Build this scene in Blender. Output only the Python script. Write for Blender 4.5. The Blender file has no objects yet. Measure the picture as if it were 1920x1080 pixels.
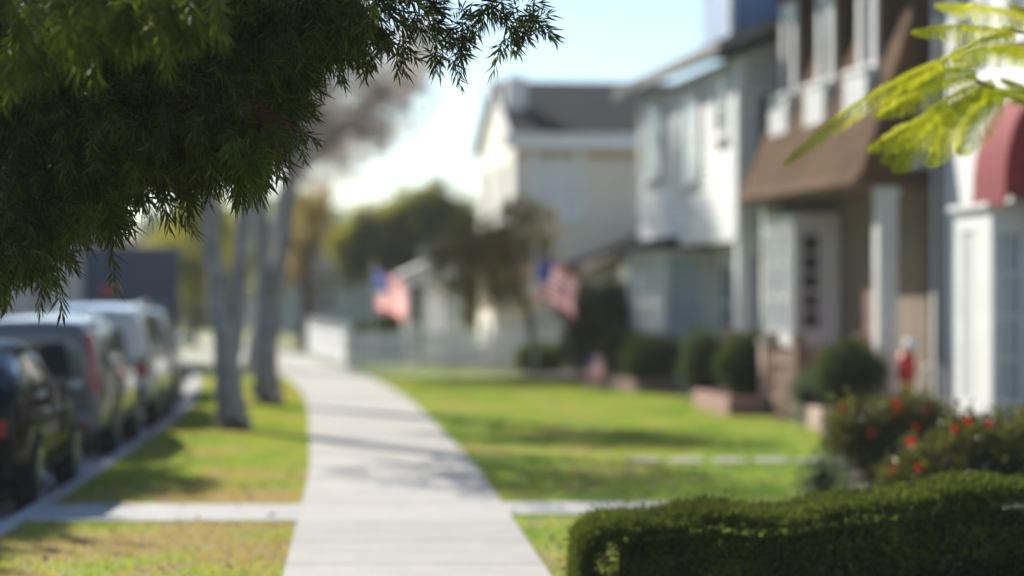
import bpy, bmesh, math, random
import numpy as np
from mathutils import Vector, Matrix
R = math.radians
scene = bpy.context.scene
COL = scene.collection

# ---------------------------------------------------------------- camera
cam = bpy.data.cameras.new("camera")
cam.lens = 85.0
cam.sensor_width = 36.0
cam.clip_start = 0.1
cam.clip_end = 3000.0
cam.dof.use_dof = True
cam.dof.focus_distance = 11.7
cam.dof.aperture_fstop = 0.86
cam_o = bpy.data.objects.new("camera", cam)
COL.objects.link(cam_o)
cam_o.location = (0, 0, 1.9)
cam_o.rotation_euler = (R(90), 0, 0)
scene.camera = cam_o

# ---------------------------------------------------------------- sky, sun, exposure
SUN_AZ = R(-33)          # seen from above, measured from +Y towards +X
SUN_EL = R(32)
world = bpy.data.worlds.new("World")
scene.world = world
world.use_nodes = True
wn = world.node_tree
wn.nodes.clear()
wo = wn.nodes.new("ShaderNodeOutputWorld")
bg = wn.nodes.new("ShaderNodeBackground")
sky = wn.nodes.new("ShaderNodeTexSky")
sky.sky_type = 'NISHITA'
sky.sun_disc = False
sky.sun_elevation = SUN_EL
sky.sun_rotation = SUN_AZ
sky.altitude = 0
sky.air_density = 1.0
sky.dust_density = 0.25
sky.ozone_density = 4.0
bg.inputs['Strength'].default_value = 0.08
wn.links.new(sky.outputs[0], bg.inputs[0])
wn.links.new(bg.outputs[0], wo.inputs[0])

sun = bpy.data.lights.new("sun", 'SUN')
sun.energy = 4.7
sun.angle = R(0.5)
sun.color = (1.0, 0.94, 0.84)
sun_o = bpy.data.objects.new("sun", sun)
COL.objects.link(sun_o)
sdir = Vector((math.sin(SUN_AZ) * math.cos(SUN_EL), math.cos(SUN_AZ) * math.cos(SUN_EL), math.sin(SUN_EL)))
sun_o.rotation_euler = sdir.to_track_quat('Z', 'Y').to_euler()
sun_o.location = (0, 0, 40)

scene.view_settings.view_transform = 'Standard'
scene.view_settings.look = 'None'
scene.view_settings.exposure = 0.98
scene.view_settings.gamma = 1.0
scene.render.engine = 'CYCLES'
scene.cycles.use_denoising = True
scene.cycles.max_bounces = 8
scene.cycles.sample_clamp_indirect = 6.0
scene.cycles.blur_glossy = 0.3

rng = np.random.default_rng(7)
random.seed(7)
FPX = 85 / 36 * 1920


def at(u, v, d):
    """a point of the place, surveyed as a bearing in the photograph and a distance"""
    return Vector(((u - 960) * d / FPX, d, 1.9 - (v - 540) * d / FPX))


# ---------------------------------------------------------------- materials
def nodes_of(name):
    m = bpy.data.materials.new(name)
    m.use_nodes = True
    nt = m.node_tree
    p = nt.nodes['Principled BSDF']
    return m, nt, p


def objcoord(nt, scale=(1, 1, 1)):
    tc = nt.nodes.new("ShaderNodeTexCoord")
    mp = nt.nodes.new("ShaderNodeMapping")
    mp.inputs['Scale'].default_value = scale
    nt.links.new(tc.outputs['Object'], mp.inputs[0])
    return mp.outputs[0]


def noise(nt, vec, scale, detail=4, rough=0.55):
    n = nt.nodes.new("ShaderNodeTexNoise")
    n.inputs['Scale'].default_value = scale
    n.inputs['Detail'].default_value = detail
    n.inputs['Roughness'].default_value = rough
    nt.links.new(vec, n.inputs['Vector'])
    return n.outputs['Fac']


def ramp(nt, fac, stops):
    r = nt.nodes.new("ShaderNodeValToRGB")
    el = r.color_ramp.elements
    while len(el) < len(stops):
        el.new(0.5)
    for e, (p, c) in zip(el, stops):
        e.position = p
        e.color = (c[0], c[1], c[2], 1)
    nt.links.new(fac, r.inputs[0])
    return r.outputs[0]


def math_n(nt, op, a, b=None):
    n = nt.nodes.new("ShaderNodeMath")
    n.operation = op
    for i, x in enumerate((a, b)):
        if x is None:
            continue
        if isinstance(x, (int, float)):
            n.inputs[i].default_value = x
        else:
            nt.links.new(x, n.inputs[i])
    return n.outputs[0]


def mixc(nt, fac, a, b, mode='MIX'):
    n = nt.nodes.new("ShaderNodeMix")
    n.data_type = 'RGBA'
    n.blend_type = mode
    ins = [n.inputs[0], n.inputs[6], n.inputs[7]]
    for s, x in zip(ins, (fac, a, b)):
        if isinstance(x, (int, float)):
            s.default_value = x
        elif isinstance(x, tuple):
            s.default_value = (x[0], x[1], x[2], 1)
        else:
            nt.links.new(x, s)
    return n.outputs[2]


def bump(nt, p, h, strength=0.4, dist=0.02):
    b = nt.nodes.new("ShaderNodeBump")
    b.inputs['Strength'].default_value = strength
    b.inputs['Distance'].default_value = dist
    nt.links.new(h, b.inputs['Height'])
    nt.links.new(b.outputs[0], p.inputs['Normal'])


def mottled(name, c1, c2, scale=3.0, rough=0.75, bmp=0.25, bscale=40, spec=0.3, metallic=0.0, coat=0.0):
    m, nt, p = nodes_of(name)
    v = objcoord(nt)
    f = noise(nt, v, scale, 6, 0.6)
    nt.links.new(ramp(nt, f, [(0.3, c1), (0.7, c2)]), p.inputs['Base Color'])
    p.inputs['Roughness'].default_value = rough
    p.inputs['Specular IOR Level'].default_value = spec
    p.inputs['Metallic'].default_value = metallic
    p.inputs['Coat Weight'].default_value = coat
    p.inputs['Coat Roughness'].default_value = 0.04
    if bmp:
        bump(nt, p, noise(nt, v, bscale, 4), bmp, 0.01)
    return m


def siding(name, c1, c2, pitch=0.16):
    m, nt, p = nodes_of(name)
    v = objcoord(nt)
    sx = nt.nodes.new("ShaderNodeSeparateXYZ")
    nt.links.new(v, sx.inputs[0])
    fr = math_n(nt, 'FRACT', math_n(nt, 'DIVIDE', sx.outputs[2], pitch))
    groove = math_n(nt, 'LESS_THAN', fr, 0.09)
    base = ramp(nt, noise(nt, v, 1.3, 6), [(0.3, c1), (0.7, c2)])
    grooved = mixc(nt, groove, base, tuple(x * 0.45 for x in c1))  # thin darker band along the bottom of each board
    nt.links.new(grooved, p.inputs['Base Color'])
    p.inputs['Roughness'].default_value = 0.6
    bump(nt, p, math_n(nt, 'MULTIPLY', fr, -1.0), 0.9, 0.03)
    return m


def shingle(name, c1, c2, c3, su=5.0, sv=6.5):
    """rows of shakes: rows follow height, columns follow x + y"""
    m, nt, p = nodes_of(name)
    v = objcoord(nt)
    sx = nt.nodes.new("ShaderNodeSeparateXYZ")
    nt.links.new(v, sx.inputs[0])
    cx = nt.nodes.new("ShaderNodeCombineXYZ")
    nt.links.new(math_n(nt, 'ADD', sx.outputs[0], sx.outputs[1]), cx.inputs[0])
    nt.links.new(sx.outputs[2], cx.inputs[1])
    b = nt.nodes.new("ShaderNodeTexBrick")
    b.inputs['Scale'].default_value = 1.0
    b.inputs['Brick Width'].default_value = 1.0 / su
    b.inputs['Row Height'].default_value = 1.0 / sv
    b.inputs['Mortar Size'].default_value = 0.008
    b.inputs['Bias'].default_value = 0.0
    b.inputs['Color1'].default_value = (*c1, 1)
    b.inputs['Color2'].default_value = (*c2, 1)
    b.inputs['Mortar'].default_value = (*c3, 1)
    nt.links.new(cx.outputs[0], b.inputs['Vector'])
    big = noise(nt, v, 1.7, 6, 0.7)
    out = mixc(nt, 0.55, b.outputs['Color'], ramp(nt, big, [(0.3, c3), (0.7, c2)]))
    nt.links.new(out, p.inputs['Base Color'])
    p.inputs['Specular IOR Level'].default_value = 0.08
    p.inputs['Roughness'].default_value = 0.95
    bump(nt, p, math_n(nt, 'ADD', b.outputs['Fac'], noise(nt, v, 25)), 0.6, 0.03)
    return m


def bricks(name, c1, c2, mortar):
    m, nt, p = nodes_of(name)
    v = objcoord(nt)
    sx = nt.nodes.new("ShaderNodeSeparateXYZ")
    nt.links.new(v, sx.inputs[0])
    cx = nt.nodes.new("ShaderNodeCombineXYZ")
    nt.links.new(math_n(nt, 'ADD', sx.outputs[0], sx.outputs[1]), cx.inputs[0])
    nt.links.new(sx.outputs[2], cx.inputs[1])
    b = nt.nodes.new("ShaderNodeTexBrick")
    b.inputs['Scale'].default_value = 1.0
    b.inputs['Brick Width'].default_value = 0.21
    b.inputs['Row Height'].default_value = 0.075
    b.inputs['Mortar Size'].default_value = 0.008
    b.inputs['Color1'].default_value = (*c1, 1)
    b.inputs['Color2'].default_value = (*c2, 1)
    b.inputs['Mortar'].default_value = (*mortar, 1)
    nt.links.new(cx.outputs[0], b.inputs['Vector'])
    nt.links.new(b.outputs['Color'], p.inputs['Base Color'])
    p.inputs['Roughness'].default_value = 0.85
    bump(nt, p, b.outputs['Fac'], -0.6, 0.01)
    return m


def leafmat(name, c1, c2, c3=None, trans=0.35, rough=0.45, tcol=None, spec=0.35):
    m, nt, p = nodes_of(name)
    g = nt.nodes.new("ShaderNodeNewGeometry")
    v = objcoord(nt)
    rp = g.outputs['Random Per Island']
    stops = [(0.0, c1), (0.6, c2)] + ([(1.0, c3)] if c3 else [])
    c = ramp(nt, rp, stops)
    big = noise(nt, v, 1.6, 3)
    c = mixc(nt, 1.0, c, ramp(nt, big, [(0.25, (0.6, 0.6, 0.6)), (0.75, (1.25, 1.25, 1.2))]), 'MULTIPLY')
    nt.links.new(c, p.inputs['Base Color'])
    p.inputs['Roughness'].default_value = rough
    p.inputs['Specular IOR Level'].default_value = spec
    tr = nt.nodes.new("ShaderNodeBsdfTranslucent")
    tc = mixc(nt, 1.0, c, tcol or (1.5, 1.6, 0.7), 'MULTIPLY')
    nt.links.new(tc, tr.inputs['Color'])
    mx = nt.nodes.new("ShaderNodeMixShader")
    mx.inputs[0].default_value = trans
    nt.links.new(p.outputs[0], mx.inputs[1])
    nt.links.new(tr.outputs[0], mx.inputs[2])
    nt.links.new(mx.outputs[0], nt.nodes['Material Output'].inputs[0])
    return m


def turf(name, blades):
    m, nt, p = nodes_of(name)
    tc = nt.nodes.new("ShaderNodeTexCoord")
    v = tc.outputs['Object']
    a = noise(nt, v, 0.55, 5, 0.6)
    b = noise(nt, v, 2.7, 5, 0.65)
    f = math_n(nt, 'ADD', math_n(nt, 'MULTIPLY', a, 0.65), math_n(nt, 'MULTIPLY', b, 0.35))
    # the parkway side (low x) is drier than the watered lawn
    sx = nt.nodes.new("ShaderNodeSeparateXYZ")
    nt.links.new(v, sx.inputs[0])
    line = math_n(nt, 'ADD', sx.outputs[0], math_n(nt, 'MULTIPLY', sx.outputs[1], 0.07))
    dry = math_n(nt, 'MULTIPLY', math_n(nt, 'LESS_THAN', line, 0.3), 0.025)
    near = math_n(nt, 'MULTIPLY', math_n(nt, 'LESS_THAN', sx.outputs[1], 23.0), 0.055)
    f = math_n(nt, 'ADD', f, math_n(nt, 'ADD', dry, math_n(nt, 'MULTIPLY', near, math_n(nt, 'LESS_THAN', line, 0.3))))
    k = 1.0 if blades else 0.85
    g0, g1, g2, br = (0.075, 0.15, 0.016), (0.14, 0.23, 0.022), (0.23, 0.285, 0.04), (0.29, 0.225, 0.115)
    sc = lambda c: tuple(x * k for x in c)
    col = ramp(nt, f, [(0.385, sc(g0)), (0.455, sc(g1)), (0.52, sc(g2)), (0.61, sc(br))])
    nt.links.new(col, p.inputs['Base Color'])
    p.inputs['Roughness'].default_value = 0.7
    p.inputs['Specular IOR Level'].default_value = 0.15
    if blades:
        tr = nt.nodes.new("ShaderNodeBsdfTranslucent")
        nt.links.new(mixc(nt, 1.0, col, (1.75, 1.7, 0.8), 'MULTIPLY'), tr.inputs['Color'])
        mx = nt.nodes.new("ShaderNodeMixShader")
        mx.inputs[0].default_value = 0.5
        nt.links.new(p.outputs[0], mx.inputs[1])
        nt.links.new(tr.outputs[0], mx.inputs[2])
        nt.links.new(mx.outputs[0], nt.nodes['Material Output'].inputs[0])
    else:
        bump(nt, p, noise(nt, v, 60, 3), 0.8, 0.03)
    return m


def paving(name, c1, c2, joint, pitch=1.52):
    m, nt, p = nodes_of(name)
    tc = nt.nodes.new("ShaderNodeTexCoord")
    v = tc.outputs['Object']
    sx = nt.nodes.new("ShaderNodeSeparateXYZ")
    nt.links.new(v, sx.inputs[0])
    q = math_n(nt, 'DIVIDE', math_n(nt, 'ADD', sx.outputs[1], 0.13), pitch)
    slab = math_n(nt, 'FLOOR', q)
    fr = math_n(nt, 'FRACT', q)
    wn_ = nt.nodes.new("ShaderNodeTexWhiteNoise")
    wn_.noise_dimensions = '1D'
    nt.links.new(slab, wn_.inputs['W'])
    base = ramp(nt, noise(nt, v, 2.2, 7, 0.65), [(0.25, c1), (0.75, c2)])
    base = mixc(nt, 1.0, base, ramp(nt, wn_.outputs['Value'], [(0, (0.86, 0.86, 0.86)), (1, (1.06, 1.05, 1.03))]), 'MULTIPLY')
    spots = ramp(nt, noise(nt, v, 9.0, 4), [(0.28, (0.78, 0.76, 0.74)), (0.4, (1, 1, 1))])
    base = mixc(nt, 1.0, base, spots, 'MULTIPLY')
    col = mixc(nt, math_n(nt, 'LESS_THAN', fr, 0.022), base, joint)
    nt.links.new(col, p.inputs['Base Color'])
    p.inputs['Roughness'].default_value = 0.8
    p.inputs['Specular IOR Level'].default_value = 0.25
    bump(nt, p, noise(nt, v, 120, 3), 0.25, 0.004)
    return m


M = {}
M['soil'] = mottled('soil', (0.045, 0.03, 0.02), (0.09, 0.062, 0.042), 5, 0.95)
M['ground'] = mottled('ground', (0.10, 0.10, 0.06), (0.17, 0.15, 0.09), 0.05, 0.95)
M['asphalt'] = mottled('asphalt', (0.045, 0.045, 0.047), (0.07, 0.07, 0.07), 1.2, 0.85, 0.4, 150)
M['turf'] = turf('turf', False)
M['blades'] = turf('grass_blades', True)
M['concrete'] = paving('sidewalk_concrete', (0.34, 0.325, 0.295), (0.43, 0.412, 0.378), (0.12, 0.11, 0.095))
M['kerb'] = mottled('kerb_concrete', (0.28, 0.27, 0.26), (0.42, 0.41, 0.39), 3, 0.8)
M['stone'] = mottled('weathered_stone', (0.20, 0.19, 0.14), (0.32, 0.30, 0.22), 4, 0.9)
M['white_siding'] = siding('white_siding', (0.55, 0.55, 0.54), (0.65, 0.65, 0.635))
M['cream_siding'] = siding('cream_siding', (0.70, 0.64, 0.51), (0.80, 0.74, 0.60), 0.2)
M['blue_siding'] = siding('blue_siding', (0.18, 0.28, 0.42), (0.21, 0.32, 0.47), 0.2)
M['grey_siding'] = siding('grey_siding', (0.36, 0.36, 0.34), (0.46, 0.45, 0.42), 0.18)
M['slate_siding'] = siding('slate_siding', (0.06, 0.085, 0.14), (0.085, 0.115, 0.18), 0.2)
M['white'] = mottled('white_paint', (0.66, 0.66, 0.64), (0.76, 0.76, 0.74), 2.5, 0.5, 0.1, 30)
M['fence_white'] = mottled('fence_paint', (0.76, 0.76, 0.74), (0.84, 0.84, 0.82), 2.5, 0.6, 0.1, 30)
M['offwhite'] = mottled('offwhite_paint', (0.58, 0.58, 0.55), (0.70, 0.69, 0.66), 2.5, 0.5, 0.1, 30)
M['trim_grey'] = mottled('grey_trim', (0.17, 0.165, 0.155), (0.24, 0.235, 0.22), 2, 0.6)
M['tan'] = mottled('tan_stucco', (0.18, 0.138, 0.095), (0.245, 0.19, 0.135), 2, 0.9, 0.5, 60)
M['tan_trim'] = mottled('tan_trim', (0.40, 0.30, 0.16), (0.50, 0.38, 0.22), 2, 0.7)
M['brown_shake'] = shingle('brown_shakes', (0.09, 0.053, 0.027), (0.17, 0.10, 0.055), (0.03, 0.018, 0.011))
M['grey_roof'] = shingle('grey_shingles', (0.045, 0.046, 0.05), (0.065, 0.066, 0.07), (0.035, 0.035, 0.038))
M['brown_roof'] = shingle('brown_roof', (0.12, 0.09, 0.07), (0.17, 0.13, 0.105), (0.08, 0.06, 0.05))
M['brick'] = bricks('red_brick', (0.30, 0.14, 0.095), (0.40, 0.21, 0.15), (0.32, 0.28, 0.25))
M['pale_brick'] = bricks('pale_brick', (0.42, 0.27, 0.20), (0.55, 0.38, 0.29), (0.5, 0.45, 0.4))
M['brown_wood'] = mottled('brown_wood', (0.17, 0.10, 0.07), (0.26, 0.165, 0.115), 6, 0.7)
M['maroon'] = mottled('maroon_canvas', (0.18, 0.022, 0.026), (0.24, 0.032, 0.036), 6, 0.85)
M['red'] = mottled('red_paint', (0.45, 0.03, 0.02), (0.55, 0.045, 0.03), 4, 0.5)
M['orange'] = mottled('orange_paint', (0.55, 0.27, 0.05), (0.62, 0.33, 0.08), 4, 0.6)
M['black'] = mottled('black_rubber', (0.012, 0.012, 0.012), (0.022, 0.022, 0.022), 8, 0.7)
M['dark_metal'] = mottled('dark_metal', (0.03, 0.03, 0.032), (0.05, 0.05, 0.05), 8, 0.45)
M['steel'] = mottled('alloy', (0.45, 0.45, 0.46), (0.65, 0.65, 0.65), 5, 0.16, 0, 1, 0.5, 0.9)
M['bark_grey'] = mottled('grey_bark', (0.19, 0.18, 0.172), (0.36, 0.34, 0.32), 3.5, 0.9, 0.8, 14)
M['bark_brown'] = mottled('brown_bark', (0.06, 0.045, 0.035), (0.12, 0.09, 0.065), 4, 0.9, 0.8, 16)
M['bark_pale'] = mottled('pale_bark', (0.42, 0.38, 0.34), (0.58, 0.53, 0.48), 3, 0.85, 0.5, 14)
M['twig'] = mottled('twig', (0.05, 0.035, 0.02), (0.09, 0.065, 0.035), 10, 0.85, 0)
M['glass'] = mottled('window_glass', (0.03, 0.035, 0.04), (0.05, 0.055, 0.06), 0.7, 0.06, 0, 1, 0.6)
M['pale_glass'] = mottled('curtained_glass', (0.38, 0.44, 0.47), (0.52, 0.58, 0.61), 1.1, 0.12, 0, 1, 0.6)
M['net_glass'] = mottled('net_curtain_glass', (0.50, 0.51, 0.50), (0.62, 0.62, 0.60), 1.1, 0.2, 0, 1, 0.5)
M['car_glass'] = mottled('car_glass', (0.008, 0.012, 0.02), (0.014, 0.02, 0.03), 1.5, 0.05, 0, 1, 0.6)
M['paint_black'] = mottled('black_car_paint', (0.006, 0.006, 0.007), (0.009, 0.009, 0.01), 1, 0.35, 0, 1, 0.0, 0, 0.3)
M['paint_silver'] = mottled('silver_car_paint', (0.115, 0.108, 0.095), (0.145, 0.135, 0.12), 1, 0.35, 0, 1, 0.5, 0.3, 1.0)
M['paint_white'] = mottled('white_car_paint', (0.50, 0.50, 0.48), (0.57, 0.57, 0.55), 1, 0.35, 0, 1, 0.5, 0.0, 1.0)
M['paint_navy'] = mottled('navy_car_paint', (0.025, 0.035, 0.06), (0.035, 0.045, 0.075), 1, 0.3, 0, 1, 0.5, 0.2, 1.0)
M['lamp_red'] = mottled('red_lens', (0.32, 0.012, 0.012), (0.42, 0.02, 0.018), 6, 0.12, 0, 1, 0.6)
M['lamp_clear'] = mottled('clear_lens', (0.55, 0.55, 0.55), (0.7, 0.7, 0.7), 6, 0.1, 0, 1, 0.6)
M['plate'] = mottled('plate_white', (0.6, 0.62, 0.66), (0.7, 0.72, 0.75), 6, 0.4, 0)
M['truck_blue'] = mottled('navy_truck_paint', (0.035, 0.06, 0.115), (0.05, 0.08, 0.14), 1.5, 0.5, 0.1, 20)
M['flag_red'] = leafmat('flag_red', (0.55, 0.05, 0.06), (0.60, 0.06, 0.07), None, 0.5, 0.8, (1.2, 1, 1))
M['flag_white'] = leafmat('flag_white', (0.72, 0.72, 0.74), (0.8, 0.8, 0.8), None, 0.5, 0.8, (1.1, 1.08, 1.05))
M['flag_blue'] = leafmat('flag_blue', (0.05, 0.065, 0.20), (0.07, 0.085, 0.25), None, 0.5, 0.8, (1.1, 1.1, 1.2))

M['l_pine'] = leafmat('fern_pine_leaf', (0.036, 0.048, 0.011), (0.074, 0.092, 0.019), (0.14, 0.165, 0.034), 0.5, 0.5, (1.7, 1.6, 0.7), 0.2)
M['l_young'] = leafmat('fern_pine_young_leaf', (0.048, 0.072, 0.013), (0.08, 0.105, 0.018), (0.115, 0.14, 0.025), 0.42, 0.6, (1.6, 1.6, 0.7), 0.1)  # greener leaf copy, sunlight on the upper left clusters put into its colour
M['l_dry'] = leafmat('dry_leaf', (0.10, 0.03, 0.015), (0.16, 0.055, 0.025), None, 0.2, 0.6)
M['l_litter'] = leafmat('leaf_litter', (0.12, 0.075, 0.03), (0.22, 0.15, 0.06), (0.30, 0.22, 0.10), 0.2, 0.7)
M['l_frond'] = leafmat('frond_leaf', (0.36, 0.42, 0.04), (0.50, 0.53, 0.05), (0.62, 0.60, 0.10), 0.6, 0.45, (1.7, 1.6, 0.6), 0.2)
M['l_hedge'] = leafmat('hedge_leaf', (0.058, 0.068, 0.018), (0.09, 0.105, 0.028), (0.13, 0.145, 0.042), 0.3, 0.75, spec=0.05)
M['l_flowerbush'] = leafmat('flower_bush_leaf', (0.05, 0.045, 0.02), (0.09, 0.085, 0.03), (0.15, 0.17, 0.05), 0.35, 0.36, None, 0.28)
M['l_dark'] = leafmat('dark_leaf', (0.026, 0.044, 0.015), (0.05, 0.075, 0.022), (0.085, 0.11, 0.03), 0.35, 0.55, None, 0.2)
M['l_mid'] = leafmat('mid_leaf', (0.045, 0.075, 0.016), (0.08, 0.12, 0.022), (0.14, 0.17, 0.03), 0.35)
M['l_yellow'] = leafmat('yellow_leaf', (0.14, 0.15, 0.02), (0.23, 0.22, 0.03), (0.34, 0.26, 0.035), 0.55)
M['l_rust'] = leafmat('rust_leaf', (0.15, 0.11, 0.04), (0.25, 0.17, 0.058), (0.34, 0.22, 0.075), 0.58)
M['l_greyleaf'] = leafmat('grey_leaf', (0.46, 0.43, 0.41), (0.54, 0.50, 0.47), (0.60, 0.55, 0.51), 0.7, 0.7, (1.2, 1.12, 1.08))
M['l_sage'] = leafmat('sage_leaf', (0.10, 0.13, 0.12), (0.16, 0.19, 0.17), None, 0.3)
M['l_flower'] = leafmat('red_petal', (0.5, 0.02, 0.015), (0.65, 0.035, 0.03), None, 0.3, 0.5, (1.2, 1, 1))
M['core'] = mottled('shaded_twigs', (0.018, 0.018, 0.01), (0.035, 0.032, 0.018), 8, 1.0, 0.6, 30, 0.0)  # near black filler that puts the shade inside bushes into the colour


# ---------------------------------------------------------------- builders
def tag(o, label=None, cat=None, group=None, kind=None):
    if label:
        o['label'] = label
    if cat:
        o['category'] = cat
    if group:
        o['group'] = group
    if kind:
        o['kind'] = kind
    return o


def thing(name, label, cat, loc=(0, 0, 0), rz=0.0, group=None):
    o = bpy.data.objects.new(name, None)
    o.empty_display_size = 0.2
    COL.objects.link(o)
    o.location = loc
    o.rotation_euler = (0, 0, rz)
    return tag(o, label, cat, group)


def mesh_obj(name, V, F, mats, parent=None, mi=None, smooth=False, fix=False):
    me = bpy.data.meshes.new(name)
    me.from_pydata(V, [], F)
    for m in (mats if isinstance(mats, (list, tuple)) else [mats] if mats else []):
        me.materials.append(m)
    if mi is not None:
        me.polygons.foreach_set('material_index', np.asarray(mi, dtype=np.int32))
    if smooth:
        me.polygons.foreach_set('use_smooth', np.ones(len(me.polygons), dtype=bool))
    if fix:
        bm = bmesh.new()
        bm.from_mesh(me)
        bmesh.ops.recalc_face_normals(bm, faces=bm.faces)
        bm.to_mesh(me)
        bm.free()
    me.update()
    o = bpy.data.objects.new(name, me)
    COL.objects.link(o)
    if parent is not None:
        o.parent = parent
    return o


class MB:
    def __init__(s):
        s.v, s.f, s.mi = [], [], []

    def add(s, vs, fs, m=0):
        b = len(s.v)
        s.v += [tuple(x) for x in vs]
        s.f += [tuple(b + i for i in f) for f in fs]
        s.mi += [m] * len(fs)
        return s

    def boxT(s, T, u0, u1, o0, o1, z0, z1, m=0):
        vs = [T(u, o, z) for z in (z0, z1) for u, o in ((u0, o0), (u1, o0), (u1, o1), (u0, o1))]
        return s.add(vs, [(0, 3, 2, 1), (4, 5, 6, 7), (0, 1, 5, 4), (1, 2, 6, 5), (2, 3, 7, 6), (3, 0, 4, 7)], m)

    def box(s, x0, x1, y0, y1, z0, z1, m=0):
        return s.boxT(lambda a, b, c: (a, b, c), x0, x1, y0, y1, z0, z1, m)

    def prism(s, poly, ext, m=0):
        n = len(poly)
        e = Vector(ext)
        vs = [Vector(p) for p in poly]
        vs += [p + e for p in vs]
        fs = [tuple(range(n - 1, -1, -1)), tuple(range(n, 2 * n))]
        fs += [(i, (i + 1) % n, n + (i + 1) % n, n + i) for i in range(n)]
        return s.add(vs, fs, m)

    def tube(s, pts, rad, seg=8, m=0, cap=True):
        pts = [Vector(p) for p in pts]
        if not isinstance(rad, (list, tuple, np.ndarray)):
            rad = [rad] * len(pts)
        vs = []
        ref = Vector((0.31, 0.17, 0.93))
        for i, p in enumerate(pts):
            t = (pts[min(i + 1, len(pts) - 1)] - pts[max(i - 1, 0)]).normalized()
            a = t.cross(ref)
            if a.length < 0.15:
                a = t.cross(Vector((1, 0, 0)))
            a.normalize()
            b = t.cross(a)
            for k in range(seg):
                g = 2 * math.pi * k / seg
                vs.append(p + (a * math.cos(g) + b * math.sin(g)) * rad[i])
        fs = []
        for i in range(len(pts) - 1):
            for k in range(seg):
                k2 = (k + 1) % seg
                fs.append((i * seg + k, i * seg + k2, (i + 1) * seg + k2, (i + 1) * seg + k))
        if cap:
            fs.append(tuple(range(seg - 1, -1, -1)))
            fs.append(tuple(range((len(pts) - 1) * seg, len(pts) * seg)))
        return s.add(vs, fs, m)

    def lathe(s, prof, seg=24, T=lambda r, a, z: (r * math.cos(a), r * math.sin(a), z), m=0):
        vs, fs = [], []
        n = len(prof)
        for k in range(seg):
            a = 2 * math.pi * k / seg
            vs += [T(r, a, z) for r, z in prof]
        for k in range(seg):
            k2 = (k + 1) % seg
            for i in range(n - 1):
                fs.append((k * n + i, k2 * n + i, k2 * n + i + 1, k * n + i + 1))
        return s.add(vs, fs, m)

    def build(s, name, mats, parent=None, smooth=False, bevel=0.0, label=None):
        o = mesh_obj(name, s.v, s.f, mats, parent, s.mi, smooth, True)
        if bevel:
            b = o.modifiers.new('bevel', 'BEVEL')
            b.width = bevel
            b.segments = 2
            b.limit_method = 'ANGLE'
        if label:
            o['label'] = label
        return o


def unit(a):
    return a / np.maximum(np.linalg.norm(a, axis=1, keepdims=True), 1e-9)


def leaves(P, D, L, W, fold=0.0):
    """rhombic leaves: base points P, directions D, lengths L, widths W -> arrays of verts and quads"""
    n = len(P)
    D = unit(D)
    rnd = rng.normal(size=(n, 3))
    S = unit(np.cross(D, rnd))
    N = np.cross(S, D)
    L = np.broadcast_to(L, (n,))[:, None]
    W = np.broadcast_to(W, (n,))[:, None]
    mid = P + D * L * 0.45
    V = np.empty((n, 4, 3))
    V[:, 0] = P
    V[:, 1] = mid + S * W * 0.5 + N * W * fold
    V[:, 2] = P + D * L - N * L * 0.08
    V[:, 3] = mid - S * W * 0.5 + N * W * fold
    F = np.arange(n * 4).reshape(n, 4)
    return V.reshape(-1, 3), F


def ball(n):
    d = unit(rng.normal(size=(n, 3)))
    return d * (rng.random((n, 1)) ** (1 / 3))


def foliage(blobs, clumps, per, cr, L, W, shell=0.35, up=0.2):
    """leaf clumps spread through ellipsoids; blobs: (x,y,z,rx,ry,rz)"""
    vol = np.array([b[3] * b[4] * b[5] for b in blobs]) ** (2 / 3)
    cnt = np.maximum(1, (clumps * vol / vol.sum()).astype(int))
    Ps, Ds = [], []
    for b, c in zip(blobs, cnt):
        d = unit(rng.normal(size=(c, 3)))
        r = (shell + (1 - shell) * rng.random((c, 1))) ** 0.6
        ctr = d * r * np.array(b[3:6]) + np.array(b[:3])
        k = rng.integers(int(per * 0.6), int(per * 1.4) + 1, size=c)
        idx = np.repeat(np.arange(c), k)
        off = ball(len(idx)) * (cr * (0.6 + 0.8 * rng.random(c)))[idx][:, None]
        Ps.append(ctr[idx] + off)
        Ds.append(off + d[idx] * cr * 0.6 + rng.normal(size=off.shape) * cr * 0.5 + np.array([0, 0, up * cr]))
    P, D = np.vstack(Ps), np.vstack(Ds)
    n = len(P)
    return leaves(P, D, L * (0.6 + 0.8 * rng.random(n)), W * (0.6 + 0.8 * rng.random(n)), 0.15)


def leaf_obj(name, VF, mat, parent=None):
    V, F = VF
    return mesh_obj(name, V, F, mat, parent)


def branch_paths(base, top, n, spread, rise, r0, seed):
    """limbs leaving a stem: list of (points, radii)"""
    rd = random.Random(seed)
    out = []
    for i in range(n):
        t = 0.35 + 0.65 * (i + rd.random() * 0.6) / n
        p = base.lerp(top, min(t, 1))
        a = i * 2.4 + rd.random()
        ln = spread * (0.7 + 0.6 * rd.random()) * (1.15 - 0.45 * t)
        dv = Vector((math.cos(a), math.sin(a), rise * (0.6 + 0.8 * rd.random()))).normalized()
        pts, rr = [p], [r0 * (1.1 - 0.6 * t)]
        for k in range(1, 6):
            dv = (dv + Vector((rd.uniform(-.3, .3), rd.uniform(-.3, .3), rd.uniform(-.15, .25)))).normalized()
            pts.append(pts[-1] + dv * ln / 5)
            rr.append(rr[0] * (1 - k / 5.6))
        out.append((pts, rr))
    return out


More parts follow.
